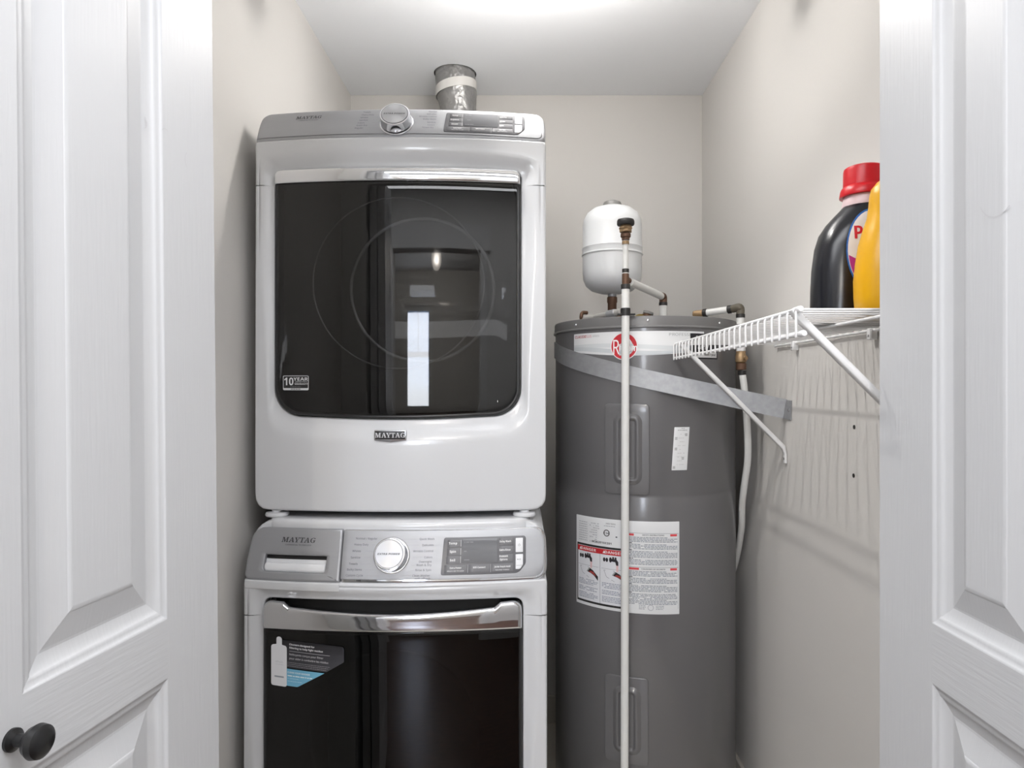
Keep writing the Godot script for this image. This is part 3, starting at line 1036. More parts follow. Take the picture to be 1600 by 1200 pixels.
func washer() -> void:
	var root := thing("washing_machine", "white front-loading washing machine standing under the dryer", "washer", V(-0.284, 0, 1.546))
	var front := func(p: Vector3) -> Vector3: return Vector3(p.x, p.y, bow(p.x) + p.z)
	var y0 := 0.03
	var yc := 0.868
	var ys := 0.787
	cabinet(root, y0 + 0.004, 0.995, 0.80, 0.06)
	top_panel(root, 0.962, 0.998, 0.80, 0.045, 0.306)
	var xl := -0.295
	var xr := 0.286
	var yt := 0.824
	var yb := 0.262
	var sag := 0.014
	var line_low := func(g: float) -> Array: return [Vector2(xl - g, ys), Vector2(xl - g, yb - g - 0.004), Vector2(-0.006, yb - sag - g - 0.003), Vector2(xr + g, yb - g - 0.004), Vector2(xr + g, ys)]
	var radii := [0.0, 0.066, 5.0, 0.066, 0.0]
	var line_top := func(g: float) -> Array: return [Vector2(xr + g, ys), Vector2(xr + g, yt + g), Vector2(xl - g, yt + g), Vector2(xl - g, ys)]
	var low_in := rounded(line_low.call(0.003), radii, 10, 0.02, true)
	var top_in := rounded(line_top.call(0.003), [0.0, 0.024, 0.024, 0.0], 6, 0.02, true)
	front_panel("upper_fascia", root, rounded([Vector2(HALF, ys + 0.0014), Vector2(HALF, yc), Vector2(-HALF, yc), Vector2(-HALF, ys + 0.0014)], [0.0, 0.004, 0.004, 0.0], 3, 0.02, true), top_in, 0.012, front)
	front_panel("front_panel", root, rounded([Vector2(-HALF, ys - 0.001), Vector2(-HALF, y0), Vector2(HALF, y0), Vector2(HALF, ys - 0.001)], [0.0, 0.03, 0.03, 0.0], 6, 0.02, true), low_in, 0.012, front, 160)
	var door := Node3D.new()
	door.name = "door"
	root.add_child(door)
	var outline := PackedVector2Array(rounded(line_low.call(0.0), radii, 10, 0.02, true))
	outline.append_array(rounded(line_top.call(0.0), [0.0, 0.022, 0.022, 0.0], 6, 0.02, true))
	slab("backing", outline, -0.07, -0.05, 0.002, front, M.cavity, door, 7)
	var yg := 0.760
	var low := rounded([Vector2(xr, yg), Vector2(xl, yg)] + line_low.call(0.0).slice(1, 4), [0.0, 0.0, 0.066, 5.0, 0.066], 10, 0.02)
	ring_plate("frame", door, low, 0.008, -0.05, -0.004, front, M.rim_black)
	var glass_line := rounded([Vector2(xr - 0.005, yg), Vector2(xl + 0.005, yg)] + line_low.call(-0.006).slice(1, 4), [0.0, 0.0, 0.060, 5.0, 0.060], 10, 0.02)
	var st := begin()
	plate(st, glass_line, -0.006, -0.0015, 0.002, front, 7)
	obj("glass", st, M.washer_glass, door)
	torus("porthole_ring", door, Vector3(-0.002, 0.52, 0.004), 0.19, 0.004, M.chrome_satin)
	# chrome handle band, whose upper edge dips in the middle to open a grip pocket
	var band := [Vector2(xl, yg), Vector2(xr, yg), Vector2(xr, yt), Vector2(xr - 0.048, yt - 0.003), Vector2(xr - 0.062, yt - 0.013)]
	for i in range(1, 10):
		var x := lerpf(xr - 0.062, xl + 0.062, i / 10.0)
		band.append(Vector2(x, yt - 0.013 - 0.011 * sin(PI * i / 10.0)))
	band.append_array([Vector2(xl + 0.062, yt - 0.013), Vector2(xl + 0.048, yt - 0.003), Vector2(xl, yt)])
	var br := [0.001, 0.001, 0.02, 0.010, 0.010]
	for i in 9:
		br.append(0.0)
	br.append_array([0.010, 0.010, 0.02])
	slab("handle", rounded(band, br, 5, 0.02), -0.02, 0.006, 0.008, front, M.chrome, door)
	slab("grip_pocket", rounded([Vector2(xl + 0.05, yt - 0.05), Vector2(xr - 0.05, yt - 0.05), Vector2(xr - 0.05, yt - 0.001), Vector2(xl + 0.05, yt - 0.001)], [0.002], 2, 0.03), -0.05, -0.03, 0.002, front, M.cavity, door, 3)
	door_sticker(door, front)
	# console
	var tilt := atan(0.038 / 0.113)
	var ct := cos(tilt)
	var sn := sin(tilt)
	var con := func(p: Vector3) -> Vector3: return Vector3(p.x, yc + p.y * ct + p.z * sn, bow(p.x) - p.y * sn + p.z * ct)
	var L := 0.113 / ct
	var seam := -0.117
	var right_line := rounded([Vector2(seam + 0.0008, 0), Vector2(HALF, 0), Vector2(HALF, L * 0.5), Vector2(HALF - 0.003, L), Vector2(seam + 0.0008, L)], [0.001, 0.030, 0.06, 0.026, 0.001], 7, 0.025)
	var left_line := rounded([Vector2(-HALF, 0), Vector2(seam - 0.0008, 0), Vector2(seam - 0.0008, L), Vector2(-HALF + 0.010, L), Vector2(-HALF + 0.001, L * 0.38)], [0.014, 0.001, 0.001, 0.034, 0.08], 7, 0.025)
	slab("console_trim", right_line, -0.06, -0.001, 0.006, con, M.chrome, root, 3)
	slab("console", rounded([Vector2(seam + 0.0008, 0.0085), Vector2(HALF - 0.007, 0.0075), Vector2(HALF - 0.007, L * 0.5), Vector2(HALF - 0.009, L - 0.004), Vector2(seam + 0.0008, L - 0.004)], [0.001, 0.026, 0.06, 0.022, 0.001], 7, 0.025), -0.002, 0.0012, 0.001, con, M.silver, root, 5)
	var drawer := Node3D.new()
	drawer.name = "detergent_drawer"
	root.add_child(drawer)
	# drawer front with an opening for the grip: four silver strips round it, on a white tray
	var gx0 := -0.299
	var gx1 := -0.153
	var gv0 := 0.0205
	var gv1 := 0.058
	st = begin()
	var slot := resample_closed(rounded([Vector2(gx0, gv0), Vector2(gx1, gv0), Vector2(gx1 + 0.002, gv1), Vector2(gx0 + 0.003, gv1)], [0.008, 0.006, 0.002, 0.002], 5, 0.012), 96, Vector2((gx0 + gx1) / 2, (gv0 + gv1) / 2))
	var rim := resample_closed(left_line, 96, Vector2((gx0 + gx1) / 2, (gv0 + gv1) / 2))
	var rings := [mapped(rim, -0.06, con), mapped(rim, -0.006, con), mapped(inset(rim, 0.0015), -0.002, con), mapped(inset(rim, 0.005), 0.0, con), mapped(inset(rim, 0.007), 0.0, con)]
	for k in [0.35, 0.65]:
		var mid := PackedVector2Array()
		for i in 96:
			mid.append(inset(rim, 0.007)[i].lerp(slot[i], k))
		rings.append(mapped(mid, 0.0, con))
	rings.append_array([mapped(inset(slot, -0.0015), 0.0, con), mapped(slot, -0.001, con), mapped(slot, -0.014, con)])
	loft(st, rings, true, false, false, 0.0)
	obj("drawer_front", st, M.silver, drawer)
	slab("grip_back", rect(gx0 - 0.003, gv0 - 0.003, gx1 + 0.004, gv1 + 0.003, 0.003, 3, 0.03), -0.04, -0.0135, 0.001, con, M.key_white, drawer, 3)
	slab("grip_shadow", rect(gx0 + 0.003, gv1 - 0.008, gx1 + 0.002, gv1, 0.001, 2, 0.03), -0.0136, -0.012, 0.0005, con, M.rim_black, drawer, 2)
	# rounded white lip of the grip
	var lip := [Vector3(gx0 + 0.012, gv0 + 0.010, -0.007), Vector3(gx1 - 0.006, gv0 + 0.010, -0.007)]
	slab("grip_lip", rounded([Vector2(gx0, gv0), Vector2(gx1, gv0), Vector2(gx1, gv0 + 0.021), Vector2(gx0, gv0 + 0.021)], [0.008, 0.006, 0.005, 0.008], 5, 0.02), -0.014, -0.003, 0.006, con, M.key_white, drawer, 3)
	slab("drawer_skirt", rect(-HALF + 0.003, 0.848, seam - 0.001, 0.8665, 0.002, 3, 0.02), -0.02, 0.0012, 0.002, front, M.enamel, drawer, 3)
	wordmark("lettering", drawer, Vector2(-0.220, 0.0915), 0.0112, "COMMERCIAL TECHNOLOGY", con, Color8(62, 62, 66))
	var cf := func(p: Vector3) -> Vector3: return con.call(p + Vector3(0, 0, 0.0012))
	var kx := -0.0045
	dial(root, Transform3D(Basis(Vector3.RIGHT, Vector3(0, sn, ct), Vector3(0, -ct, sn)), con.call(Vector3(kx, 0.061, 0.001))), 0.0405, 0.0325, 0.034)
	keypad(root, 0.110, 0.295, 0.017, 0.099, cf, {"left": ["Temp", "Spin", "Soil"], "right": ["Delay Wash", "Extra Rinse", "Prewash\nOptions"], "low": ["Extra Power", "Wifi Connect", "24 Hr Fresh Hold"], "under": ["HOLD 3 SEC TO LOCK", "", "FAN AND TUMBLE"]})
	var lw := [["Normal / Regular", -0.087, 0.097, -0.034, -0.020], ["Heavy Duty", -0.090, 0.0835, -0.050, -0.034], ["Whites", -0.0935, 0.070, -0.065, -0.044], ["Sanitize", -0.096, 0.056, -0.066, -0.05], ["Towels", -0.099, 0.042, -0.073, -0.05], ["Bulky Items", -0.102, 0.029, -0.062, -0.042], ["Custom Cycle", -0.104, 0.0165, -0.060, -0.030]]
	var rw := [["Quick Wash", 0.089, 0.096, 0.018, 0.048], ["Delicates", 0.088, 0.083, 0.030, 0.056], ["Wrinkle Control", 0.0875, 0.070, 0.042, 0.044], ["Colors", 0.086, 0.0565, 0.042, 0.064], ["Overnight", 0.085, 0.046, 0.084, 0.085], ["Wash & Dry", 0.085, 0.039, 0.040, 0.05], ["Rinse & Spin", 0.0845, 0.028, 0.038, 0.048], ["Clean Washer", 0.083, 0.017, 0.022, 0.042], ["with affresh", 0.083, 0.0105, 0.082, 0.083]]
	cycles(root, lw, rw, cf, 0.0046, kx)
	for q in [[-0.29, 0.06], [0.29, 0.06], [-0.29, 0.72], [0.29, 0.72]]:
		spun("foot", [Vector2(0.0, 0.0), Vector2(0.024, 0.0), Vector2(0.026, 0.006), Vector2(0.014, 0.012), Vector2(0.012, 0.036)], M.rim_black, root, Vector3(q[0], 0, -q[1]), Vector3.UP, 24)


func resample_closed(o: PackedVector2Array, n: int, c: Vector2) -> PackedVector2Array:   # rays from c meet the outline at n evenly turned angles
	var out := PackedVector2Array()
	var reach := 0.0
	for p in o:
		reach = maxf(reach, p.distance_to(c))
	for k in n:
		# angles crowd where the slot is long
		var a := TAU * k / n
		var dir := Vector2(cos(a) * 3.2, sin(a)).normalized()
		var best := c
		for i in o.size():
			var hit = Geometry2D.segment_intersects_segment(c, c + dir * reach * 2.0, o[i], o[(i + 1) % o.size()])
			if hit != null and hit.distance_to(c) > best.distance_to(c):
				best = hit
		out.append(best)
	return out


func door_sticker(door: Node3D, front: Callable) -> void:
	# a cut-out sticker: white bottle, dark panel, blue foot; drawn on a grid that leans down to the right as stuck
	var o := Vector2(-0.275, 0.742)
	var place := func(p: Vector3) -> Vector3: return front.call(Vector3(o.x + p.x, o.y + p.y - 0.075 * p.x, p.z))
	var st := begin()
	colour(st, Color8(56, 56, 62))
	poly(st, rounded([Vector2(0.02, -0.062), Vector2(0.128, -0.062), Vector2(0.168, -0.036), Vector2(0.168, -0.002), Vector2(0.02, -0.002)], [0.001, 0.003, 0.006, 0.006, 0.002], 4, 0.02), 0.0004, place)
	colour(st, Color8(120, 184, 214))
	poly(st, rounded([Vector2(0.02, -0.103), Vector2(0.062, -0.103), Vector2(0.124, -0.065), Vector2(0.02, -0.065)], [0.001, 0.008, 0.0, 0.0], 4, 0.02), 0.0006, place)
	colour(st, Color8(226, 227, 230))
	var b := [Vector2(0.0, -0.106), Vector2(0.037, -0.106), Vector2(0.037, -0.015), Vector2(0.0255, -0.014), Vector2(0.0255, 0.004), Vector2(0.0125, 0.004), Vector2(0.0125, -0.014), Vector2(0.0, -0.015)]
	poly(st, rounded(b, [0.005, 0.005, 0.018, 0.001, 0.006, 0.006, 0.001, 0.018], 6, 0.02), 0.0008, place)
	colour(st, Color8(150, 156, 164))
	bar(st, 0.008, -0.087, 0.030, -0.0835, 0.001, place)
	colour(st, Color8(190, 193, 198))
	write(st, "affresh", sans, 0.004, Vector2(0.019, -0.052), 0, 0.001, place)
	scribble(st, 0.010, 0.029, -0.058, 0.0008, 0.001, place)
	colour(st, Color8(236, 236, 238))
	write(st, "Cleaners designed for", sans_bold, 0.0040, Vector2(0.043, -0.0105), -1, 0.001, place)
	write(st, "filtering to help fight residue", sans_bold, 0.0040, Vector2(0.043, -0.0180), -1, 0.001, place)
	bar(st, 0.043, -0.0253, 0.136, -0.0248, 0.001, place)
	colour(st, Color8(214, 214, 217))
	write(st, "Nettoyants conçus pour filtrer", sans, 0.0042, Vector2(0.043, -0.0325), -1, 0.001, place)
	write(st, "pour aider à combattre les résidus", sans, 0.0042, Vector2(0.043, -0.0415), -1, 0.001, place)
	colour(st, Color8(140, 140, 144))
	for i in 3:
		scribble(st, 0.038, 0.136 - 0.004 * i, -0.0505 - 0.0038 * i, 0.0012, 0.001, place)
	colour(st, Color8(236, 246, 250))
	write(st, "CLEAN YOUR WASHER", sans_bold, 0.0036, Vector2(0.039, -0.0725), -1, 0.001, place)
	scribble(st, 0.039, 0.096, -0.080, 0.0022, 0.001, place)
	colour(st, Color8(190, 222, 238))
	scribble(st, 0.039, 0.065, -0.086, 0.0012, 0.001, place)
	scribble(st, 0.039, 0.072, -0.092, 0.0012, 0.001, place)
	obj("sticker", st, M.ink, door, "bottle-shaped sticker with dark panel and blue foot")


# ---------------------------------------------------------------- water heater
const HX := 0.388
const HD := 2.165
const HR := 0.278


func water_heater() -> void:
	var root := thing("water_heater", "tall grey cylindrical electric water heater beside the stacked machines", "water heater", V(HX, 0, HD))
	var st := begin()
	lathe(st, [Vector2(HR - 0.006, 0.03), Vector2(HR, 0.036), Vector2(HR, 0.995), Vector2(HR - 0.0012, 1.0), Vector2(HR, 1.005), Vector2(HR, 1.4735), Vector2(HR - 0.004, 1.476)], 160, Transform3D.IDENTITY, 0.9)
	obj("jacket", st, M.heater_grey, root)
	spun("base_ring", [Vector2(HR - 0.02, 0.0), Vector2(HR - 0.02, 0.04)], M.rim_black, root, Vector3.ZERO, Vector3.UP, 64)
	st = begin()
	lathe(st, [Vector2(HR + 0.001, 1.466), Vector2(HR + 0.0055, 1.4665), Vector2(HR + 0.0066, 1.469), Vector2(HR + 0.0055, 1.4715), Vector2(HR + 0.003, 1.473), Vector2(HR + 0.003, 1.494), Vector2(HR + 0.0015, 1.4985), Vector2(HR - 0.003, 1.4995), Vector2(HR - 0.007, 1.4975), Vector2(HR - 0.009, 1.492), Vector2(0.0, 1.492)], 160, Transform3D.IDENTITY, 0.9)
	obj("lid", st, M.heater_lid, root)
	for q in [[-54.1, 1.483], [-7.9, 1.486], [39.0, 1.484], [86.0, 1.483], [-100.0, 1.483]]:
		var a := deg_to_rad(q[0])
		var n := Vector3(sin(a), 0, cos(a))
		spun("screw", [Vector2(0.0045, 0.0), Vector2(0.0042, 0.0014), Vector2(0.0028, 0.0028), Vector2(0.0, 0.0032)], M.screw_steel, root, n * (HR + 0.003) + Vector3(0, q[1], 0), n, 14)
	# local axes on the jacket: arc length from the face turned to the viewer, height, outwards
	var place := func(p: Vector3) -> Vector3: return Vector3(sin(p.x / HR) * (HR + p.z), p.y, cos(p.x / HR) * (HR + p.z))
	var S := func(deg: float) -> float: return deg_to_rad(deg) * HR
	for q in [[-33.0, 1.003, -6.8, 1.2555], [-33.0, 0.255, -7.4, 0.498]]:
		var x0: float = S.call(q[0])
		var x1: float = S.call(q[2])
		var p := slab("access_panel", rect(x0, q[1], x1, q[3], 0.012, 5, 0.012), -0.001, 0.0030, 0.0025, place, M.heater_grey, root, 4)
		var o := rounded([Vector2(x0 + 0.026, q[1] + 0.027), Vector2(x1 - 0.020, q[1] + 0.027), Vector2(x1 - 0.020, q[3] - 0.026), Vector2(x0 + 0.026, q[3] - 0.026)], [0.026], 8, 0.012)
		var sp := begin()
		var rings := [mapped(o, 0.0028, place), mapped(inset(o, 0.0015), 0.0034, place), mapped(inset(o, 0.009), 0.0085, place), mapped(inset(o, 0.0115), 0.0092, place), mapped(inset(o, 0.014), 0.0092, place), mapped(inset(o, 0.0165), 0.0085, place), mapped(inset(o, 0.0195), 0.0045, place), mapped(inset(o, 0.021), 0.004, place), mapped(inset(o, 0.024), 0.004, place)]
		loft(sp, rings, true, false, true, 0.0)
		obj("embossing", sp, M.heater_grey, p)
	banner(root, place, S)
	# small white data label, stuck on slightly askew
	var c := Vector2(S.call(11.1), 1.132)
	var lean := func(p: Vector3) -> Vector3: return place.call(Vector3(c.x + p.x + p.y * 0.07, c.y + p.y, p.z))
	var dl := slab("data_label", rect(-0.0225, -0.0595, 0.0225, 0.0595, 0.001, 2, 0.012), -0.0002, 0.0005, 0.0002, lean, M.paper, root, 2)
	st = begin()
	colour(st, Color8(150, 150, 150))
	scribble(st, -0.012, 0.018, 0.051, 0.0018, 0.0008, lean)
	scribble(st, -0.002, 0.010, 0.056, 0.0016, 0.0008, lean)
	for q in [[-0.016, 0.028], [0.013, 0.038], [-0.015, -0.001], [0.007, -0.027], [-0.017, -0.052]]:
		for i in 3:
			bar(st, q[0] - 0.003, q[1] - 0.003 + 0.0026 * i, q[0] + 0.004, q[1] - 0.0015 + 0.0026 * i, 0.0008, lean)
	colour(st, Color8(190, 190, 190))
	for i in 9:
		scribble(st, -0.009, 0.012, 0.040 - 0.0105 * i, 0.0013, 0.0008, lean, 0.6)
	bar(st, -0.014, -0.0215, 0.016, -0.021, 0.0008, lean)
	obj("print", st, M.ink, dl)
	warning_label(root, place, S)


func banner(root: Node3D, place: Callable, S: Callable) -> void:
	var x0: float = S.call(-56.5)
	var x1: float = S.call(26.5)
	var pts := [Vector2(x0, 1.4035)]
	for i in range(1, 16):
		var t := i / 16.0
		pts.append(Vector2(lerpf(x0, x1, t), 1.4035 - 0.014 * sin(PI * t)))
	pts.append_array([Vector2(x1, 1.401), Vector2(x1, 1.457), Vector2(x0, 1.457)])
	var b := slab("banner_label", rounded(pts, [0.0005], 1, 0.012), -0.0002, 0.0006, 0.0002, place, M.paper, root, 3)
	var st := begin()
	var z := 0.0009
	colour(st, Color8(176, 60, 72))
	write(st, "CLASSIC", sans_bold, 0.0075, Vector2(x0 + 0.006, 1.4475), -1, z, place, 0.0, 1.15)
	colour(st, Color8(206, 120, 128))
	write(st, "PLUS", sans, 0.0075, Vector2(x0 + 0.048, 1.4475), -1, z, place)
	colour(st, Color8(160, 162, 164))
	write(st, "SERIES", sans, 0.0055, Vector2(x0 + 0.074, 1.4475), -1, z, place)
	write(st, "PROFESSIONAL", sans, 0.0075, Vector2(x1 - 0.006, 1.4475), 1, z, place, 0.0, 1.45)
	# pale wave bands
	for k in 3:
		colour(st, [Color8(208, 211, 213), Color8(196, 200, 203), Color8(184, 189, 193)][k])
		for i in 40:
			var ta := i / 40.0
			var tb := (i + 1) / 40.0
			var f := func(t: float) -> float: return 1.424 - 0.011 * k + 0.006 * sin(t * 5.0 + k * 1.3) - 0.006 * sin(PI * t)
			var lowline := func(t: float) -> float: return 1.4045 - 0.014 * sin(PI * t)
			var xa := lerpf(x0 + 0.001, x1 - 0.001, ta)
			var xb := lerpf(x0 + 0.001, x1 - 0.001, tb)
			var p: Vector3 = place.call(Vector3(xa, maxf(f.call(ta) - 0.012, lowline.call(ta)), z - 0.0002 + k * 0.00006))
			var q: Vector3 = place.call(Vector3(xb, maxf(f.call(tb) - 0.012, lowline.call(tb)), z - 0.0002 + k * 0.00006))
			var r: Vector3 = place.call(Vector3(xb, maxf(f.call(tb), lowline.call(tb)), z - 0.0002 + k * 0.00006))
			var s: Vector3 = place.call(Vector3(xa, maxf(f.call(ta), lowline.call(ta)), z - 0.0002 + k * 0.00006))
			face(st, p, q, r)
			face(st, p, r, s)
	obj("print", st, M.ink, b)
	# round red emblem
	var c := Vector2(S.call(-21.35), 1.4158)
	st = begin()
	colour(st, Color8(232, 230, 230))
	disc(st, c, 0.0385, 0.0011, place, 48)
	colour(st, Color8(192, 22, 42))
	disc(st, c, 0.036, 0.0013, place, 48)
	colour(st, Color8(240, 238, 238))
	write(st, "R", sans, 0.041, c + Vector2(-0.0215, -0.002), 0, 0.0017, place, 0.0, 0.66)
	write(st, "heem", sans_bold, 0.0185, c + Vector2(0.0115, -0.004), 0, 0.0017, place, 0.0, 0.76)
	disc(st, c + Vector2(0.018, -0.019), 0.0015, 0.0016, place, 10)
	obj("emblem", st, M.ink, root, "round red emblem with white lettering")
	# black and white energy label
	st = begin()
	var ex0: float = S.call(17.0)
	var ex1: float = S.call(37.3)
	colour(st, Color8(28, 28, 29))
	bar(st, ex0, 1.381, ex1, 1.4515, 0.0010, place, 0.006)
	colour(st, Color8(218, 218, 218))
	bar(st, ex0 + 0.003, 1.3845, ex1 - 0.004, 1.3995, 0.0013, place, 0.006)
	write(st, "EnerGuide", sans_bold, 0.009, Vector2((ex0 + ex1) / 2, 1.4405), 0, 0.0014, place)
	write(st, "4617", sans_bold, 0.013, Vector2((ex0 + ex1) / 2 - 0.006, 1.413), 0, 0.0014, place)
	colour(st, Color8(40, 40, 40))
	write(st, "kWh / year", sans_bold, 0.006, Vector2(ex1 - 0.03, 1.392), 0, 0.0016, place)
	obj("energy_label", st, M.ink, root, "black energy label with white figures")


func warning_label(root: Node3D, place: Callable, S: Callable) -> void:
	var x0: float = S.call(-54.1)
	var x1: float = S.call(10.2)
	var y0 := 0.6755
	var y1 := 0.931
	var xm: float = S.call(-19.5)
	var lb := slab("warning_label", rect(x0, y0, x1, y1, 0.001, 2, 0.012), -0.0002, 0.0005, 0.0002, place, M.paper, root, 3)
	var st := begin()
	var z := 0.0008
	var grey := Color8(150, 152, 158)
	# rating plate
	colour(st, grey)
	for i in 9:
		scribble(st, x0 + 0.012, x0 + 0.045, 0.914 - 0.0065 * i, 0.0016, z, place)
		scribble(st, x0 + 0.052, x0 + (0.085 if i < 3 else 0.078), 0.914 - 0.0065 * i, 0.0016, z, place, 0.7)
		bar(st, x0 + 0.012, 0.9107 - 0.0065 * i, x0 + 0.082, 0.9109 - 0.0065 * i, z, place)
	colour(st, Color8(70, 70, 74))
	write(st, "240V 60Hz", sans, 0.0045, Vector2(x0 + 0.120, 0.918), 0, z, place)
	colour(st, grey)
	scribble(st, x0 + 0.10, x0 + 0.135, 0.911, 0.0016, z, place)
	# round certification mark
	colour(st, Color8(40, 40, 42))
	var c := Vector2(x0 + 0.108, 0.891)
	disc(st, c, 0.0095, z, place, 28)
	colour(st, Color8(222, 223, 225))
	disc(st, c, 0.0072, z + 0.0001, place, 28)
	colour(st, Color8(40, 40, 42))
	write(st, "CSA", sans_bold, 0.006, c, 0, z + 0.0002, place, 0.2)
	bar(st, x0 + 0.135, 0.881, x0 + 0.140, 0.884, z, place)
	write(st, "M3620102201", sans_bold, 0.0055, Vector2(x0 + 0.092, 0.8625), 0, z, place, 0.0, 1.3)
	# black frame, red band, two pictures of a scald
	bar(st, x0 + 0.004, 0.684, xm, 0.852, z, place, 0.01)
	colour(st, Color8(222, 223, 227))
	bar(st, x0 + 0.008, 0.690, xm, 0.846, z + 0.0001, place, 0.01)
	colour(st, Color8(190, 38, 44))
	bar(st, x0 + 0.007, 0.830, xm, 0.845, z + 0.0002, place, 0.01)
	var half := (xm - x0) / 2
	for k in 2:
		var ax := x0 + 0.010 + k * (half - 0.002)
		colour(st, Color8(236, 226, 226))
		write(st, ["DANGER", "DANGER"][k], sans_bold, 0.0075, Vector2(ax + 0.038, 0.8375), 0, z + 0.0004, place, 0.0, 1.3)
		poly(st, PackedVector2Array([Vector2(ax + 0.004, 0.8335), Vector2(ax + 0.013, 0.8335), Vector2(ax + 0.0085, 0.842)]), z + 0.0004, place)
		colour(st, Color8(34, 33, 34))
		# tap
		disc(st, Vector2(ax + 0.009, 0.816), 0.0038, z + 0.0003, place, 16, 0.006)
		disc(st, Vector2(ax + 0.017, 0.816), 0.0038, z + 0.0003, place, 16, 0.006)
		disc(st, Vector2(ax + 0.028, 0.817), 0.004, z + 0.0003, place, 16, 0.0075)
		disc(st, Vector2(ax + 0.036, 0.8225), 0.003, z + 0.0003, place, 14, 0.004)
		disc(st, Vector2(ax + 0.043, 0.822), 0.003, z + 0.0003, place, 14, 0.004)
		poly(st, PackedVector2Array([Vector2(ax + 0.029, 0.813), Vector2(ax + 0.042, 0.812), Vector2(ax + 0.045, 0.803), Vector2(ax + 0.051, 0.803), Vector2(ax + 0.051, 0.813), Vector2(ax + 0.046, 0.8195), Vector2(ax + 0.029, 0.8205)]), z + 0.0003, place)
		# basin lines
		colour(st, Color8(130, 132, 138))
		bar(st, ax, 0.7905, ax + half - 0.012, 0.7912, z + 0.0003, place, 0.01)
		for e in [[Vector2(ax + 0.008, 0.786), Vector2(ax + 0.040, 0.786)], [Vector2(ax + 0.008, 0.786), Vector2(ax + 0.016, 0.768)], [Vector2(ax + 0.016, 0.768), Vector2(ax + 0.040, 0.757)]]:
			var nrm: Vector2 = (e[1] - e[0]).normalized().orthogonal() * 0.0005
			poly(st, PackedVector2Array([e[0] - nrm, e[1] - nrm, e[1] + nrm, e[0] + nrm]), z + 0.0003, place)
		# hand under the water
		colour(st, Color8(226, 190, 190))
		bar(st, ax + 0.045, 0.785, ax + 0.051, 0.803, z + 0.0003, place)
		colour(st, Color8(42, 34, 34))
		poly(st, PackedVector2Array([Vector2(ax + 0.036, 0.774), Vector2(ax + 0.048, 0.770), Vector2(ax + 0.058, 0.765), Vector2(ax + half - 0.013, 0.752), Vector2(ax + half - 0.013, 0.764), Vector2(ax + 0.055, 0.779), Vector2(ax + 0.044, 0.784)]), z + 0.0004, place)
		colour(st, Color8(164, 62, 56))
		poly(st, PackedVector2Array([Vector2(ax + 0.040, 0.774), Vector2(ax + 0.056, 0.768), Vector2(ax + 0.066, 0.763), Vector2(ax + 0.056, 0.775), Vector2(ax + 0.047, 0.777)]), z + 0.0005, place)
		colour(st, Color8(42, 34, 34))
		for f in 4:     # finger strokes
			var fx := ax + 0.033 + 0.0022 * f
			poly(st, PackedVector2Array([Vector2(fx, 0.7745 + 0.003 * f), Vector2(fx + 0.009, 0.7715 + 0.003 * f), Vector2(fx + 0.009, 0.7735 + 0.003 * f), Vector2(fx, 0.7765 + 0.003 * f)]), z + 0.0005, place)
		colour(st, Color8(130, 134, 150))
		for i in 13:
			if i in [4, 8]:
				continue
			scribble(st, ax + 0.002, ax + half - (0.014 if i % 3 else 0.026), 0.750 - 0.0043 * i, 0.0019, z + 0.0003, place, 0.95)
	colour(st, Color8(60, 60, 64))
	bar(st, x0 + half + 0.0035, 0.690, x0 + half + 0.0042, 0.830, z + 0.0004, place)
	# right hand column of notices in two languages
	var xr0: float = S.call(-19.0)
	var xr1 := x1 - 0.004
	for k in 2:
		var top: float = [0.8975, 0.8035][k]
		colour(st, Color8(90, 92, 96))
		bar(st, xr0, top + 0.0005, xr1, top + 0.0012, z, place, 0.01)
		colour(st, Color8(214, 74, 80))
		bar(st, xr0, top - 0.007, xr0 + [0.016, 0.030][k], top - 0.001, z, place, 0.01)
		bar(st, xr1 - 0.022, top - 0.007, xr1 - 0.003, top - 0.001, z, place, 0.01)
		colour(st, Color8(96, 98, 102))
		write(st, ["SAFETY INSTRUCTIONS", "CONSIGNES DE SECURITE"][k], sans_bold, 0.0038, Vector2((xr0 + xr1) / 2, top - 0.004), 0, z + 0.0001, place, 0.0, 1.05)
		for i in [20, 24][k]:
			var y: float = top - 0.011 - 0.0039 * i
			if i in [4, 9, 15]:
				colour(st, Color8(80, 82, 88))
				scribble(st, xr0 + 0.002, xr0 + 0.014, y, 0.0022, z, place)
				continue
			colour(st, Color8(140, 144, 152))
			scribble(st, xr0 + 0.002, xr1 - (0.002 if i % 5 else 0.03), y, 0.0021, z, place, 0.97)
	colour(st, grey)
	bar(st, xr1, 0.69, xr1 + 0.0006, 0.899, z, place)
	var q := Vector2(xr0 + 0.062, 0.6935)
	disc(st, q, 0.008, z, place, 24)
	colour(st, Color8(222, 223, 225))
	disc(st, q, 0.0068, z + 0.0001, place, 24)
	colour(st, grey)
	for i in 3:
		scribble(st, xr0 + 0.030, xr0 + 0.048, 0.698 - 0.0042 * i, 0.0018, z, place)
		scribble(st, xr0 + 0.076, xr0 + 0.098, 0.698 - 0.0042 * i, 0.0018, z, place)
	obj("print", st, M.ink, lb)


# ---------------------------------------------------------------- plumbing round the heater
func collar(root: Node3D, called: String, a: Vector3, b: Vector3, r: float, m: Material, edge := 0.001) -> MeshInstance3D:   # a short round piece from a to b
	var l := a.distance_to(b)
	return spun(called, [Vector2(r - edge, 0), Vector2(r, edge), Vector2(r, l - edge), Vector2(r - edge, l)], m, root, a, b - a, 20)


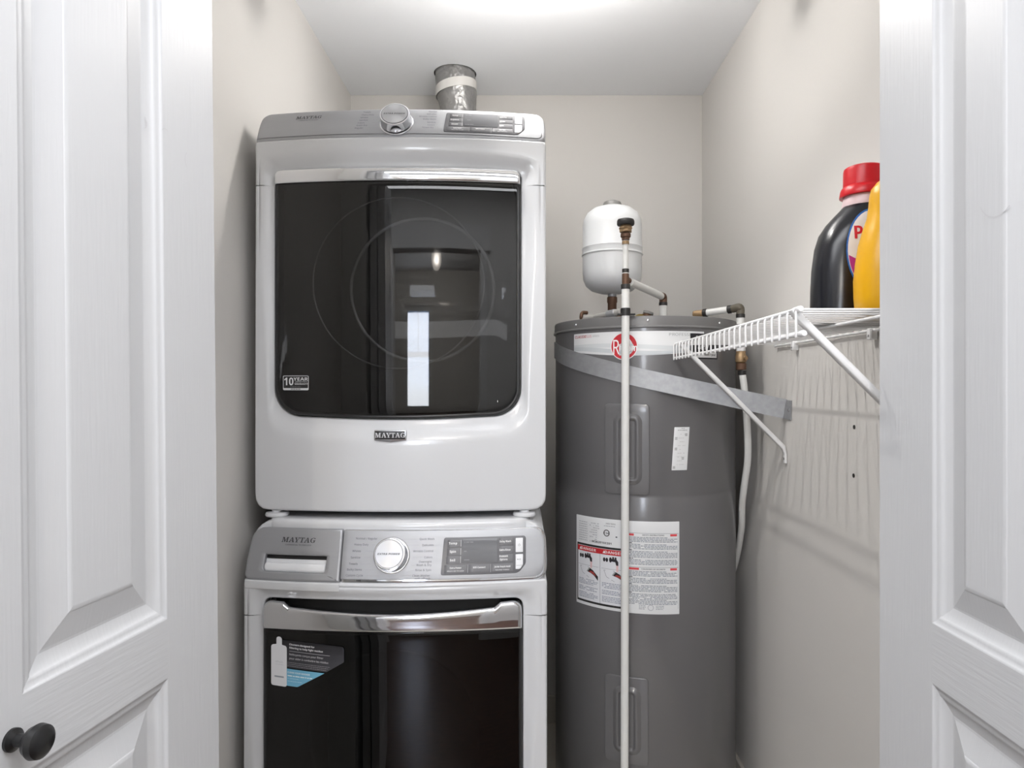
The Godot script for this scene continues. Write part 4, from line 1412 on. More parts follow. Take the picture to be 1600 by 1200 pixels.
func hexnut(root: Node3D, called: String, a: Vector3, b: Vector3, r: float, m: Material) -> MeshInstance3D:
	var l := a.distance_to(b)
	var st := begin()
	var rings := []
	var xf := Transform3D(basis_y(b - a), a)
	for q in [[r * 0.9, 0.0], [r, l * 0.15], [r, l * 0.85], [r * 0.9, l]]:
		var ring := PackedVector3Array()
		for i in 6:
			var t := TAU * i / 6 + 0.3
			ring.append(xf * Vector3(cos(t) * q[0], q[1], -sin(t) * q[0]))
		rings.append(ring)
	loft(st, rings, true, true, true, 0.1)
	var mi := obj(called, st, m, root)
	return mi


func plumbing() -> void:
	# straight riser in front of the heater
	var px := 0.2872
	var pd := 1.882
	var riser := thing("riser_pipe", "long upright white plastic water pipe with black knob in front of the heater", "pipe", V(px - 0.003, 0, pd))
	var P := func(y: float) -> Vector3: return Vector3(0.003 * y / 1.5, y, 0)
	piped("pipe", [P.call(0.0), P.call(0.8), P.call(1.578)], 0.0111, M.pex, riser, 20)
	collar(riser, "crimp_ring", P.call(1.571), P.call(1.5845), 0.0128, M.crimp_black)
	collar(riser, "tee", P.call(1.582), P.call(1.6135), 0.0098, M.bronze)
	piped("tee", [P.call(1.600), P.call(1.600) + Vector3(0.012, -0.004, -0.016)], 0.0085, M.bronze, riser, 16)
	collar(riser, "crimp_ring", P.call(1.6165), P.call(1.627), 0.0096, M.crimp_black)
	piped("pipe", [P.call(1.61), P.call(1.705)], 0.0079, M.pex, riser, 16)
	collar(riser, "fitting", P.call(1.694), P.call(1.7035), 0.0098, M.brass)
	collar(riser, "fitting", P.call(1.7055), P.call(1.713), 0.0108, M.bronze)
	collar(riser, "fitting", P.call(1.712), P.call(1.7255), 0.0142, M.bronze, 0.003)
	hexnut(riser, "fitting", P.call(1.727), P.call(1.7345), 0.0185, M.brass)
	spun("fitting", [Vector2(0.016, 0), Vector2(0.0185, 0.004), Vector2(0.0165, 0.009), Vector2(0.014, 0.013)], M.brass, riser, P.call(1.734), Vector3.UP, 24)
	spun("knob", [Vector2(0.015, 0.0), Vector2(0.0225, 0.001), Vector2(0.024, 0.004), Vector2(0.024, 0.012), Vector2(0.022, 0.0165), Vector2(0.016, 0.0185), Vector2(0.0, 0.019)], M.black_rubber, riser, P.call(1.7455), Vector3.UP, 28)
	# branch to the heater
	var b0: Vector3 = P.call(1.598) + Vector3(0.010, -0.003, -0.012)
	var at := V(px - 0.003, 0, pd)
	var elbow := V(0.434, 1.577, 2.09) - at
	var dir := (elbow - b0).normalized()
	piped("branch", [b0 + dir * 0.012, elbow - dir * 0.012], 0.0108, M.pex, riser, 18)
	piped("elbow", smooth_path([elbow - dir * 0.016, elbow, elbow + Vector3(0, -0.018, 0)], 5), 0.0116, M.bronze, riser, 18)
	collar(riser, "crimp_ring", elbow + Vector3(0, -0.016, 0), elbow + Vector3(0, -0.026, 0), 0.0128, M.crimp_black)
	piped("branch", [elbow + Vector3(0, -0.022, 0), Vector3(elbow.x, 1.493, elbow.z)], 0.0111, M.pex, riser, 18)
	# black clip that holds the riser to the lid rim
	collar(riser, "clamp", P.call(1.498), P.call(1.519), 0.0135, M.black_rubber)
	boxed("clamp_foot", P.call(1.4995) + Vector3(-0.022, 0, 0.008), P.call(1.504) + Vector3(0.026, 0, -0.0085), M.black_rubber, riser, 0.001)

	# expansion tank
	var tank := thing("expansion_tank", "small white expansion tank behind the riser above the heater", "tank", V(0.293, 0, 2.2))
	var r := 0.0955
	spun("shell", [Vector2(0.016, 1.601), Vector2(0.04, 1.604), Vector2(0.066, 1.612), Vector2(0.084, 1.627), Vector2(0.0925, 1.648), Vector2(r - 0.001, 1.672), Vector2(r - 0.001, 1.722), Vector2(r - 0.0005, 1.7225), Vector2(r + 0.0022, 1.724), Vector2(r + 0.0022, 1.727), Vector2(r + 0.0002, 1.729), Vector2(r + 0.0002, 1.744), Vector2(r + 0.0012, 1.746), Vector2(r + 0.0002, 1.748), Vector2(r - 0.001, 1.750), Vector2(r - 0.001, 1.818), Vector2(0.0915, 1.838), Vector2(0.081, 1.858), Vector2(0.062, 1.873), Vector2(0.038, 1.881), Vector2(0.018, 1.884), Vector2(0.0, 1.8845)], M.tank_white, tank, Vector3.ZERO, Vector3.UP, 64)
	spun("air_cap", [Vector2(0.030, 1.876), Vector2(0.030, 1.888), Vector2(0.027, 1.895), Vector2(0.018, 1.899), Vector2(0.0, 1.900)], M.grey_cap, tank, Vector3.ZERO, Vector3.UP, 28)
	collar(tank, "neck", Vector3(0, 1.588, 0), Vector3(0, 1.604, 0), 0.014, M.galvanised)
	spun("fitting", [Vector2(0.0145, 1.500), Vector2(0.0145, 1.572), Vector2(0.0165, 1.575), Vector2(0.0165, 1.590), Vector2(0.0145, 1.592)], M.bronze, tank, Vector3.ZERO, Vector3.UP, 24)
	piped("fitting", [Vector3(0.0, 1.522, 0), Vector3(0.03, 1.522, 0.0)], 0.0135, M.bronze, tank, 18)
	spun("fitting", [Vector2(0.017, 1.4925), Vector2(0.017, 1.502)], M.bronze, tank, Vector3.ZERO, Vector3.UP, 24)

	# ribbed grey connector lying on the lid, with a copper elbow at its end
	var hose := thing("connector_hose", "short ribbed grey connector lying on the heater lid beside the riser clamp", "hose", Vector3.ZERO)
	var a := V(0.192, 1.5075, 2.075)
	var b := V(0.287, 1.5185, 1.962)
	piped("sleeve", [a, a.lerp(b, 0.30)], 0.0085, M.grey_plastic, hose, 16)
	var st := begin()
	var rings := []
	for i in 29:
		var t := lerpf(0.28, 0.66, i / 28.0)
		var bb := basis_y(b - a)
		rings.append(circle(a.lerp(b, t), bb.x, bb.x.cross((b - a).normalized()), 0.0088 if i % 2 else 0.0066, 16))
	loft(st, rings, true, true, true, 0.0)
	obj("ribs", st, M.grey_plastic, hose)
	collar(hose, "nut", a.lerp(b, 0.64), a.lerp(b, 0.86), 0.0112, M.galvanised, 0.002)
	collar(hose, "nut", a.lerp(b, 0.85), b, 0.0095, M.grey_plastic, 0.002)
	piped("elbow", smooth_path([a + (a - b).normalized() * -0.004, a + (a - b).normalized() * 0.010, a + Vector3(-0.009, 0.010, -0.004), a + Vector3(-0.004, 0.021, -0.010), a + Vector3(0.010, 0.022, -0.02)], 4), 0.0058, M.bronze, hose, 12)

	# drain boss with brass fittings on the lid
	var boss := thing("drain_boss", "stubby copper coloured pipe boss with grey cap on the heater lid", "pipe fitting", V(0.378, 1.4925, 2.06))
	spun("body", [Vector2(0.0135, 0.0), Vector2(0.0135, 0.030)], M.bronze, boss, Vector3.ZERO, Vector3.UP, 24)
	hexnut(boss, "cap", Vector3(0.004, 0.029, 0), Vector3(0.006, 0.0365, 0), 0.0175, M.grey_cap)
	piped("bend", smooth_path([Vector3(-0.008, 0.014, 0), Vector3(-0.022, 0.018, 0.004), Vector3(-0.038, 0.008, 0.008), Vector3(-0.040, -0.0, 0.010)], 4), 0.0115, M.brass_green, boss, 14)
	spun("ferrule", [Vector2(0.012, 0.0), Vector2(0.012, 0.006)], M.brass, boss, Vector3(-0.028, 0.0, 0.03), Vector3.UP, 16)

	# relief line that runs over the rim and down beside the wall
	var line := thing("relief_line", "white relief pipe with brass valve looping down between heater and wall", "pipe", Vector3.ZERO)
	var h0 := V(0.530, 1.5215, 2.055)
	var h1 := V(0.619, 1.5295, 1.985)
	var hd := (h1 - h0).normalized()
	hexnut(line, "fitting", h0 - hd * 0.012, h0 + hd * 0.018, 0.0125, M.brass)
	collar(line, "crimp_ring", h0 + hd * 0.018, h0 + hd * 0.030, 0.0125, M.crimp_black)
	piped("pipe", [h0 + hd * 0.02, h1 - hd * 0.010], 0.0100, M.pex, line, 16)
	collar(line, "crimp_ring", h1 - hd * 0.020, h1 - hd * 0.008, 0.0122, M.crimp_black)
	var x := V(0.632, 1.531, 1.975)
	piped("elbow", smooth_path([h1 - hd * 0.006, x + Vector3(-0.004, 0.001, 0), x + Vector3(0.001, -0.005, 0), x + Vector3(0.001, -0.018, 0)], 4), 0.0118, M.olive_plastic, line, 16)
	collar(line, "crimp_ring", x + Vector3(0.001, -0.018, 0), x + Vector3(0.001, -0.029, 0), 0.0128, M.crimp_black)
	piped("pipe", [x + Vector3(0.001, -0.024, 0), x + Vector3(0.001, -0.060, 0)], 0.0108, M.pex, line, 16)
	collar(line, "crimp_ring", x + Vector3(0.001, -0.048, 0), x + Vector3(0.001, -0.060, 0), 0.0128, M.crimp_black)
	var v := V(0.632, 1.405, 1.968)
	piped("pipe", [x + Vector3(0.001, -0.058, 0), v + Vector3(0, 0.02, 0)], 0.0108, M.pex, line, 16)
	collar(line, "tag", v + Vector3(0, 0.0, 0), v + Vector3(0, 0.022, 0), 0.0128, M.paper)
	spun("valve", [Vector2(0.011, -0.034), Vector2(0.0155, -0.030), Vector2(0.0155, -0.012), Vector2(0.0135, -0.008), Vector2(0.0135, 0.0)], M.brass, line, v, Vector3.UP, 20)
	piped("valve", [v + Vector3(0.0, -0.022, 0), v + Vector3(0.010, -0.020, 0.018)], 0.0065, M.brass, line, 14)
	collar(line, "valve_nut", v + Vector3(0.001, -0.054, 0), v + Vector3(0.001, -0.034, 0), 0.0145, M.bronze, 0.002)
	collar(line, "crimp_ring", v + Vector3(0.003, -0.068, 0), v + Vector3(0.003, -0.055, 0), 0.0118, M.crimp_black)
	piped("pipe", smooth_path([v + Vector3(0.002, -0.055, 0), V(0.641, 1.30, 1.966), V(0.651, 1.20, 1.972), V(0.658, 1.10, 1.986), V(0.658, 1.02, 2.015), V(0.662, 0.95, 2.05), V(0.675, 0.86, 2.10), V(0.683, 0.72, 2.20), V(0.67, 0.55, 2.34)], 6), 0.0099, M.pex, line, 14)

	# galvanised strap: from the wall, straight to the tank, then round it
	var strap := thing("restraint_strap", "grey galvanised metal strap holding the heater to the wall", "strap", Vector3.ZERO)
	var pts := []
	var wall_at := V(WALL_RIGHT - 0.006, 1.244, 1.815)
	var rr := HR + 0.0032
	var on := func(deg: float, y: float) -> Vector3:
		var q := deg_to_rad(deg)
		return V(HX + sin(q) * rr, y, HD - cos(q) * rr)
	for i in 25:
		var deg := lerpf(-150.0, -11.4, i / 24.0)
		pts.append(on.call(deg, 1.327 + minf(-11.4 - deg, 76.0) * 0.00122))
	var leave: Vector3 = pts[pts.size() - 1]
	for i in range(1, 7):
		pts.append(leave.lerp(wall_at, i / 6.0))
	st = begin()
	ribbon(st, pts, 0.0255, 0.0012)
	obj("band", st, M.galvanised, strap)
	# folded end screwed to the wall
	st = begin()
	ribbon(st, [wall_at + Vector3(-0.001, 0.0, 0.0), wall_at + Vector3(0.0030, -0.001, 0.003), wall_at + Vector3(0.0038, -0.0025, 0.032)], 0.0255, 0.0014)
	obj("tab", st, M.galvanised, strap)
	spun("screw", [Vector2(0.006, 0.0), Vector2(0.0055, 0.0015), Vector2(0.003, 0.003), Vector2(0.0, 0.0032)], M.screw_steel, strap, wall_at + Vector3(0.0034, -0.002, 0.018), Vector3.LEFT, 14)


func ribbon(st: SurfaceTool, pts: Array, half: float, thick: float) -> void:   # a flat band on edge along pts
	var rings := []
	for i in pts.size():
		var t: Vector3 = (pts[mini(i + 1, pts.size() - 1)] - pts[maxi(i - 1, 0)]).normalized()
		var across := (Vector3.UP - t * t.y).normalized()
		var n := t.cross(across).normalized()
		var p: Vector3 = pts[i]
		rings.append(PackedVector3Array([p - across * half - n * thick, p - across * half + n * thick, p + across * half + n * thick, p + across * half - n * thick]))
	st.set_smooth_group(1)
	for k in rings.size() - 1:
		for i in 4:
			var j := (i + 1) % 4
			st.set_smooth_group(20 + i)
			var a: PackedVector3Array = rings[k]
			var b: PackedVector3Array = rings[k + 1]
			face(st, a[i], b[j], a[j])
			face(st, a[i], b[i], b[j])
	st.set_smooth_group(-1)
	var f: PackedVector3Array = rings[0]
	var l: PackedVector3Array = rings[rings.size() - 1]
	face(st, f[0], f[1], f[2])
	face(st, f[0], f[2], f[3])
	face(st, l[0], l[2], l[1])
	face(st, l[0], l[3], l[2])


# ---------------------------------------------------------------- wire shelf and what stands on it
const SHELF_Y := 1.4194
const LIP := 0.4235
const SHELF_NEAR := 1.04
const SHELF_FAR := 1.88


func wire_shelf() -> void:
	var root := thing("wire_shelf", "white coated wire shelf on two braces along the right wall", "shelf", Vector3.ZERO)
	var back := WALL_RIGHT - 0.008
	var rr := 0.0031
	piped("rail", [V(LIP, SHELF_Y, SHELF_NEAR), V(LIP, SHELF_Y, SHELF_FAR)], 0.0036, M.wire_white, root, 10, true)
	piped("rail", [V(LIP, SHELF_Y - 0.038, SHELF_NEAR - 0.012), V(LIP, SHELF_Y - 0.038, SHELF_FAR)], 0.0036, M.wire_white, root, 10, true)
	piped("rail", [V(0.573, SHELF_Y - 0.0055, SHELF_NEAR), V(0.573, SHELF_Y - 0.0055, SHELF_FAR)], rr, M.wire_white, root, 10, true)
	piped("rail", [V(back, SHELF_Y - 0.0055, SHELF_NEAR - 0.01), V(back, SHELF_Y - 0.0055, SHELF_FAR)], rr, M.wire_white, root, 10, true)
	var n := 26
	var mesh: Mesh
	for i in n:
		var d := lerpf(SHELF_NEAR + 0.003, SHELF_FAR - 0.003, i / (n - 1.0))
		if mesh == null:
			var st := begin()
			var s := LIP - 0.0045
			tube(st, [Vector3(back + 0.002, 0, 0), Vector3(LIP + 0.006, 0, 0), Vector3(LIP + 0.0005, 0.0006, 0), Vector3(s, -0.004, 0), Vector3(s, -0.042, 0)], 0.0021, 7, true)
			st.generate_normals()
			mesh = st.commit()
		var w := put("wire", mesh, M.wire_white, root)
		w.position = V(0, SHELF_Y, d)
	# end caps at the near lower corner
	spun("end_cap", [Vector2(0.0, 0.0), Vector2(0.004, 0.0005), Vector2(0.0052, 0.003), Vector2(0.0052, 0.014), Vector2(0.004, 0.016)], M.wire_white, root, V(LIP, SHELF_Y - 0.038, SHELF_NEAR - 0.018), Vector3.FORWARD, 14)
	spun("end_cap", [Vector2(0.0, 0.0), Vector2(0.004, 0.0005), Vector2(0.0052, 0.003), Vector2(0.0052, 0.012), Vector2(0.004, 0.014)], M.wire_white, root, V(LIP, SHELF_Y, SHELF_NEAR - 0.006), Vector3.FORWARD, 14)
	# clips on the wall
	for d in [1.36, 1.745]:
		var c := boxed("wall_clip", V(back - 0.008, SHELF_Y - 0.024, d - 0.008), V(WALL_RIGHT, SHELF_Y - 0.001, d + 0.008), M.wire_white, root, 0.002)
		spun("screw", [Vector2(0.0025, 0.0), Vector2(0.002, 0.001), Vector2(0.0, 0.0012)], M.screw_steel, c, V(back - 0.008, SHELF_Y - 0.016, d), Vector3.LEFT, 10)
	# braces: pressed channel arms from the lip down to the wall
	for d in [1.062, 1.82]:
		var a := V(LIP + 0.002, SHELF_Y - 0.003, d)
		var k := V(WALL_RIGHT - 0.010, 1.143, d)
		var st := begin()
		var path := [a + Vector3(-0.004, 0.006, 0), a + Vector3(0.004, -0.006, 0), a.lerp(k, 0.5), k, V(WALL_RIGHT - 0.0045, 1.126, d), V(WALL_RIGHT - 0.004, 1.100, d)]
		var rings := []
		for i in path.size():
			var t: Vector3 = (path[mini(i + 1, path.size() - 1)] - path[maxi(i - 1, 0)]).normalized()
			var nn := Vector3(0, 0, 1).cross(t).normalized()
			var th := 0.0055 if i < 4 else 0.0028
			var wd := 0.0078
			var p: Vector3 = path[i]
			var ring := PackedVector3Array()
			for q in [[-1, -0.8], [-0.8, -1], [0.8, -1], [1, -0.8], [1, 0.8], [0.8, 1], [-0.8, 1], [-1, 0.8]]:
				ring.append(p + Vector3(0, 0, 1) * wd * q[0] + nn * th * q[1])
			rings.append(ring)
		var up := (path[2] as Vector3 - path[1] as Vector3).normalized()
		if Vector3(0, 0, 1).cross(Vector3(0, 0, 1).cross(up)).dot(up) > 0:
			for i in rings.size():
				rings[i].reverse()
		loft(st, rings, true, true, true, 0.0)
		var br := obj("brace", st, M.wire_white, root)
		spun("screw", [Vector2(0.0032, 0.0), Vector2(0.0028, 0.0015), Vector2(0.0, 0.002)], M.grey_cap, br, V(WALL_RIGHT - 0.0068, 1.112, d), Vector3.LEFT, 12)


func bottle_rings(levels: Array, seg := 48) -> Array:   # each level: y, centre x, half width, half depth, squareness
	var rings := []
	for q in levels:
		var r := PackedVector3Array()
		for i in seg:
			var a := TAU * i / seg
			var c := cos(a)
			var s := sin(a)
			var e: float = 2.0 / q[4]
			r.append(Vector3(q[1] + signf(c) * pow(absf(c), e) * q[2], q[0], -signf(s) * pow(absf(s), e) * q[3]))
		rings.append(r)
	return rings


func bottles() -> void:
	var y := SHELF_Y + 0.0024
	# dark laundry detergent with a red cap
	var a := thing("detergent_bottle", "dark detergent bottle with red cap behind the yellow bottle on the wire shelf", "bottle", V(0.6235, y, 1.285))
	var st := begin()
	var body := [[0.0, 0.0, 0.066, 0.045, 3.2], [0.003, 0.0, 0.072, 0.051, 3.2], [0.012, 0.0, 0.074, 0.053, 3.0], [0.06, 0.0, 0.074, 0.053, 2.8], [0.10, 0.001, 0.0735, 0.052, 2.7], [0.14, 0.003, 0.0705, 0.051, 2.6], [0.165, 0.006, 0.066, 0.050, 2.5], [0.185, 0.010, 0.057, 0.047, 2.4], [0.200, 0.014, 0.0475, 0.043, 2.3], [0.212, 0.018, 0.040, 0.038, 2.1], [0.218, 0.020, 0.037, 0.036, 2.0]]
	loft(st, bottle_rings(body), true, true, true, 0.0)
	obj("body", st, M.bottle_black, a)
	spun("neck", [Vector2(0.0375, 0.217), Vector2(0.038, 0.222), Vector2(0.036, 0.232), Vector2(0.033, 0.244)], M.bottle_neck, a, Vector3(0.02, 0, 0), Vector3.UP, 36)
	st = begin()
	lathe(st, [Vector2(0.035, 0.236), Vector2(0.042, 0.236), Vector2(0.0425, 0.238), Vector2(0.0405, 0.249), Vector2(0.0385, 0.253), Vector2(0.036, 0.255), Vector2(0.0355, 0.284), Vector2(0.0345, 0.289), Vector2(0.031, 0.2915), Vector2(0.0, 0.292)], 48, Transform3D(Basis.IDENTITY, Vector3(0.02, 0, 0)), 0.7)
	obj("cap", st, M.bottle_red, a)
	# grip hollow on the handle side and a raised seam round the label
	var surf := func(p: Vector3) -> Vector3:       # p.x across the front face, p.y height
		var lv := body
		var k := 0
		while k < lv.size() - 2 and lv[k + 1][0] < p.y:
			k += 1
		var t: float = clampf((p.y - lv[k][0]) / (lv[k + 1][0] - lv[k][0]), 0, 1)
		var hw: float = lerpf(lv[k][2], lv[k + 1][2], t)
		var hd: float = lerpf(lv[k][3], lv[k + 1][3], t)
		var e: float = lerpf(lv[k][4], lv[k + 1][4], t)
		var cx: float = lerpf(lv[k][1], lv[k + 1][1], t)
		var u := clampf(absf((p.x - cx) / hw), 0.0, 0.995)
		return Vector3(p.x, p.y, hd * pow(1.0 - pow(u, e), 1.0 / e) + p.z)
	var lab := Vector2(0.0155, 0.125)
	st = begin()
	var oval := func(r: Vector2, z: float) -> void:
		for i in 10:
			for j in 40:
				var q := []
				for e in [[i, j], [i, j + 1], [i + 1, j + 1], [i + 1, j]]:
					var rr: float = e[0] / 10.0
					var an: float = TAU * e[1] / 40.0
					q.append(surf.call(Vector3(lab.x + cos(an) * r.x * rr, lab.y + sin(an) * r.y * rr, z)))
				face(st, q[0], q[2], q[1])
				face(st, q[0], q[3], q[2])
	colour(st, Color8(28, 92, 170))
	oval.call(Vector2(0.0515, 0.080), 0.0006)
	colour(st, Color8(226, 222, 218))
	oval.call(Vector2(0.0490, 0.0765), 0.0010)
	colour(st, Color8(178, 44, 130))
	for i in 14:      # magenta foot of the label
		var ya := lerpf(0.0515, 0.118, i / 14.0)
		var yb := lerpf(0.0515, 0.118, (i + 1) / 14.0)
		var wa := 0.0480 * sqrt(maxf(0.0, 1.0 - pow((ya - lab.y) / 0.0755, 2)))
		var wb := 0.0480 * sqrt(maxf(0.0, 1.0 - pow((yb - lab.y) / 0.0755, 2)))
		for k in 8:
			var q := []
			for e in [[k, 0], [k + 1, 0], [k + 1, 1], [k, 1]]:
				var wq: float = wb if e[1] else wa
				q.append(surf.call(Vector3(lab.x + lerpf(-wq, wq, e[0] / 8.0), (yb if e[1] else ya) - 0.016 * (1.0 - pow(1.0 - 2.0 * e[0] / 8.0, 2)) * ((i + e[1]) / 14.0), 0.0013)))
			face(st, q[0], q[1], q[2])
			face(st, q[0], q[2], q[3])
	colour(st, Color8(200, 16, 40))
	write(st, "Persil", sans_bold, 0.0235, Vector2(0.0165, 0.160), 0, 0.0018, surf, 0.0, 0.92)
	colour(st, Color8(24, 52, 130))
	write(st, "PROCLEAN", sans_bold, 0.0085, Vector2(0.0165, 0.137), 0, 0.0018, surf)
	colour(st, Color8(150, 150, 160))
	write(st, "POWER LIQUID", sans, 0.005, Vector2(0.0165, 0.1225), 0, 0.0018, surf)
	colour(st, Color8(226, 222, 230))
	scribble(st, -0.015, 0.045, 0.0825, 0.0016, 0.0017, surf)
	colour(st, Color8(96, 150, 210))
	write(st, "STAIN FIGHTER", sans_bold, 0.0062, Vector2(0.0165, 0.0705), 0, 0.0018, surf)
	obj("label", st, M.ink, a, "oval white and magenta label with blue edge")

	# yellow bottle with a handle hole
	var b := thing("yellow_bottle", "plain yellow bottle with a waisted neck nearest the right door on the shelf", "bottle", V(0.6165, y, 1.15))
	st = begin()
	loft(st, bottle_rings([[0.0, 0.0, 0.044, 0.040, 2.6], [0.004, 0.0, 0.0485, 0.044, 2.6], [0.03, 0.0, 0.051, 0.046, 2.5], [0.06, 0.0, 0.052, 0.047, 2.4], [0.09, 0.0005, 0.050, 0.045, 2.3], [0.12, 0.001, 0.046, 0.042, 2.2], [0.145, 0.002, 0.0405, 0.038, 2.1], [0.165, 0.003, 0.0352, 0.034, 2.0], [0.185, 0.004, 0.0335, 0.032, 2.0], [0.200, 0.005, 0.0335, 0.031, 2.0], [0.213, 0.007, 0.0325, 0.030, 2.0], [0.224, 0.011, 0.0275, 0.027, 2.0], [0.232, 0.015, 0.021, 0.022, 2.0], [0.238, 0.018, 0.016, 0.016, 2.0]], 48), true, true, true, 0.0)
	obj("body", st, M.bottle_yellow, b)
	st = begin()
	lathe(st, [Vector2(0.0150, 0.236), Vector2(0.0165, 0.238), Vector2(0.0165, 0.262), Vector2(0.015, 0.264), Vector2(0.0, 0.2645)], 28, Transform3D(Basis.IDENTITY, Vector3(0.018, 0, 0)))
	obj("cap", st, M.bottle_yellow, b)


# ---------------------------------------------------------------- vent duct
func duct() -> void:
	var root := thing("vent_duct", "grey foil dryer vent duct rising into the closet ceiling", "duct", Vector3.ZERO)
	var top := V(-0.239, 2.50, 2.487)
	var path := smooth_path([top, V(-0.238, 2.42, 2.487), V(-0.229, 2.33, 2.490), V(-0.214, 2.18, 2.495), V(-0.20, 1.9, 2.495), V(-0.20, 1.5, 2.495), V(-0.20, 1.30, 2.492), V(-0.20, 1.20, 2.470), V(-0.20, 1.16, 2.425), V(-0.20, 1.155, 2.375)], 8)
	var st := begin()
	var rings := []
	var n := path.size()
	var nz := FastNoiseLite.new()
	nz.seed = 4
	nz.frequency = 1.0
	for k in n:
		var t: Vector3 = (path[mini(k + 1, n - 1)] - path[maxi(k - 1, 0)]).normalized()
		var u := (Vector3.RIGHT - t * t.x).normalized()
		var w := u.cross(t).normalized()
		var ring := PackedVector3Array()
		var p: Vector3 = path[k]
		var r := 0.0725 if p.y > 2.36 else lerpf(0.0725, 0.064, clampf((2.36 - p.y) / 0.05, 0, 1))
		for i in 40:
			var a := TAU * i / 40
			var q := p + u * cos(a) * r - w * sin(a) * r
			var crumple := 0.0035 * nz.get_noise_3dv(q * 14.0) if p.y < 2.35 else 0.0006 * nz.get_noise_3dv(q * 14.0)
			ring.append(q + (q - p).normalized() * crumple)
		rings.append(ring)
	for r in rings:
		r.reverse()
	rings.reverse()
	for r in rings:
		r.reverse()
	loft(st, rings, true, true, true, 0.0)
	obj("hose", st, M.foil, root)
	# pale tape band, slightly aslant
	st = begin()
	var tr := []
	for q in [[2.366, 0.0725], [2.366, 0.0742], [2.398, 0.0742], [2.398, 0.0725]]:
		var ring := PackedVector3Array()
		for i in 48:
			var a := TAU * i / 48
			ring.append(V(-0.2355 + cos(a) * q[1], q[0] + 0.012 * cos(a), 2.4885 + sin(a) * q[1]))
		tr.append(ring)
	for r in tr:
		r.reverse()
		r.reverse()
	loft(st, tr, true, false, false, 0.5)
	obj("tape_band", st, M.foil_tape, root, "pale tape band")


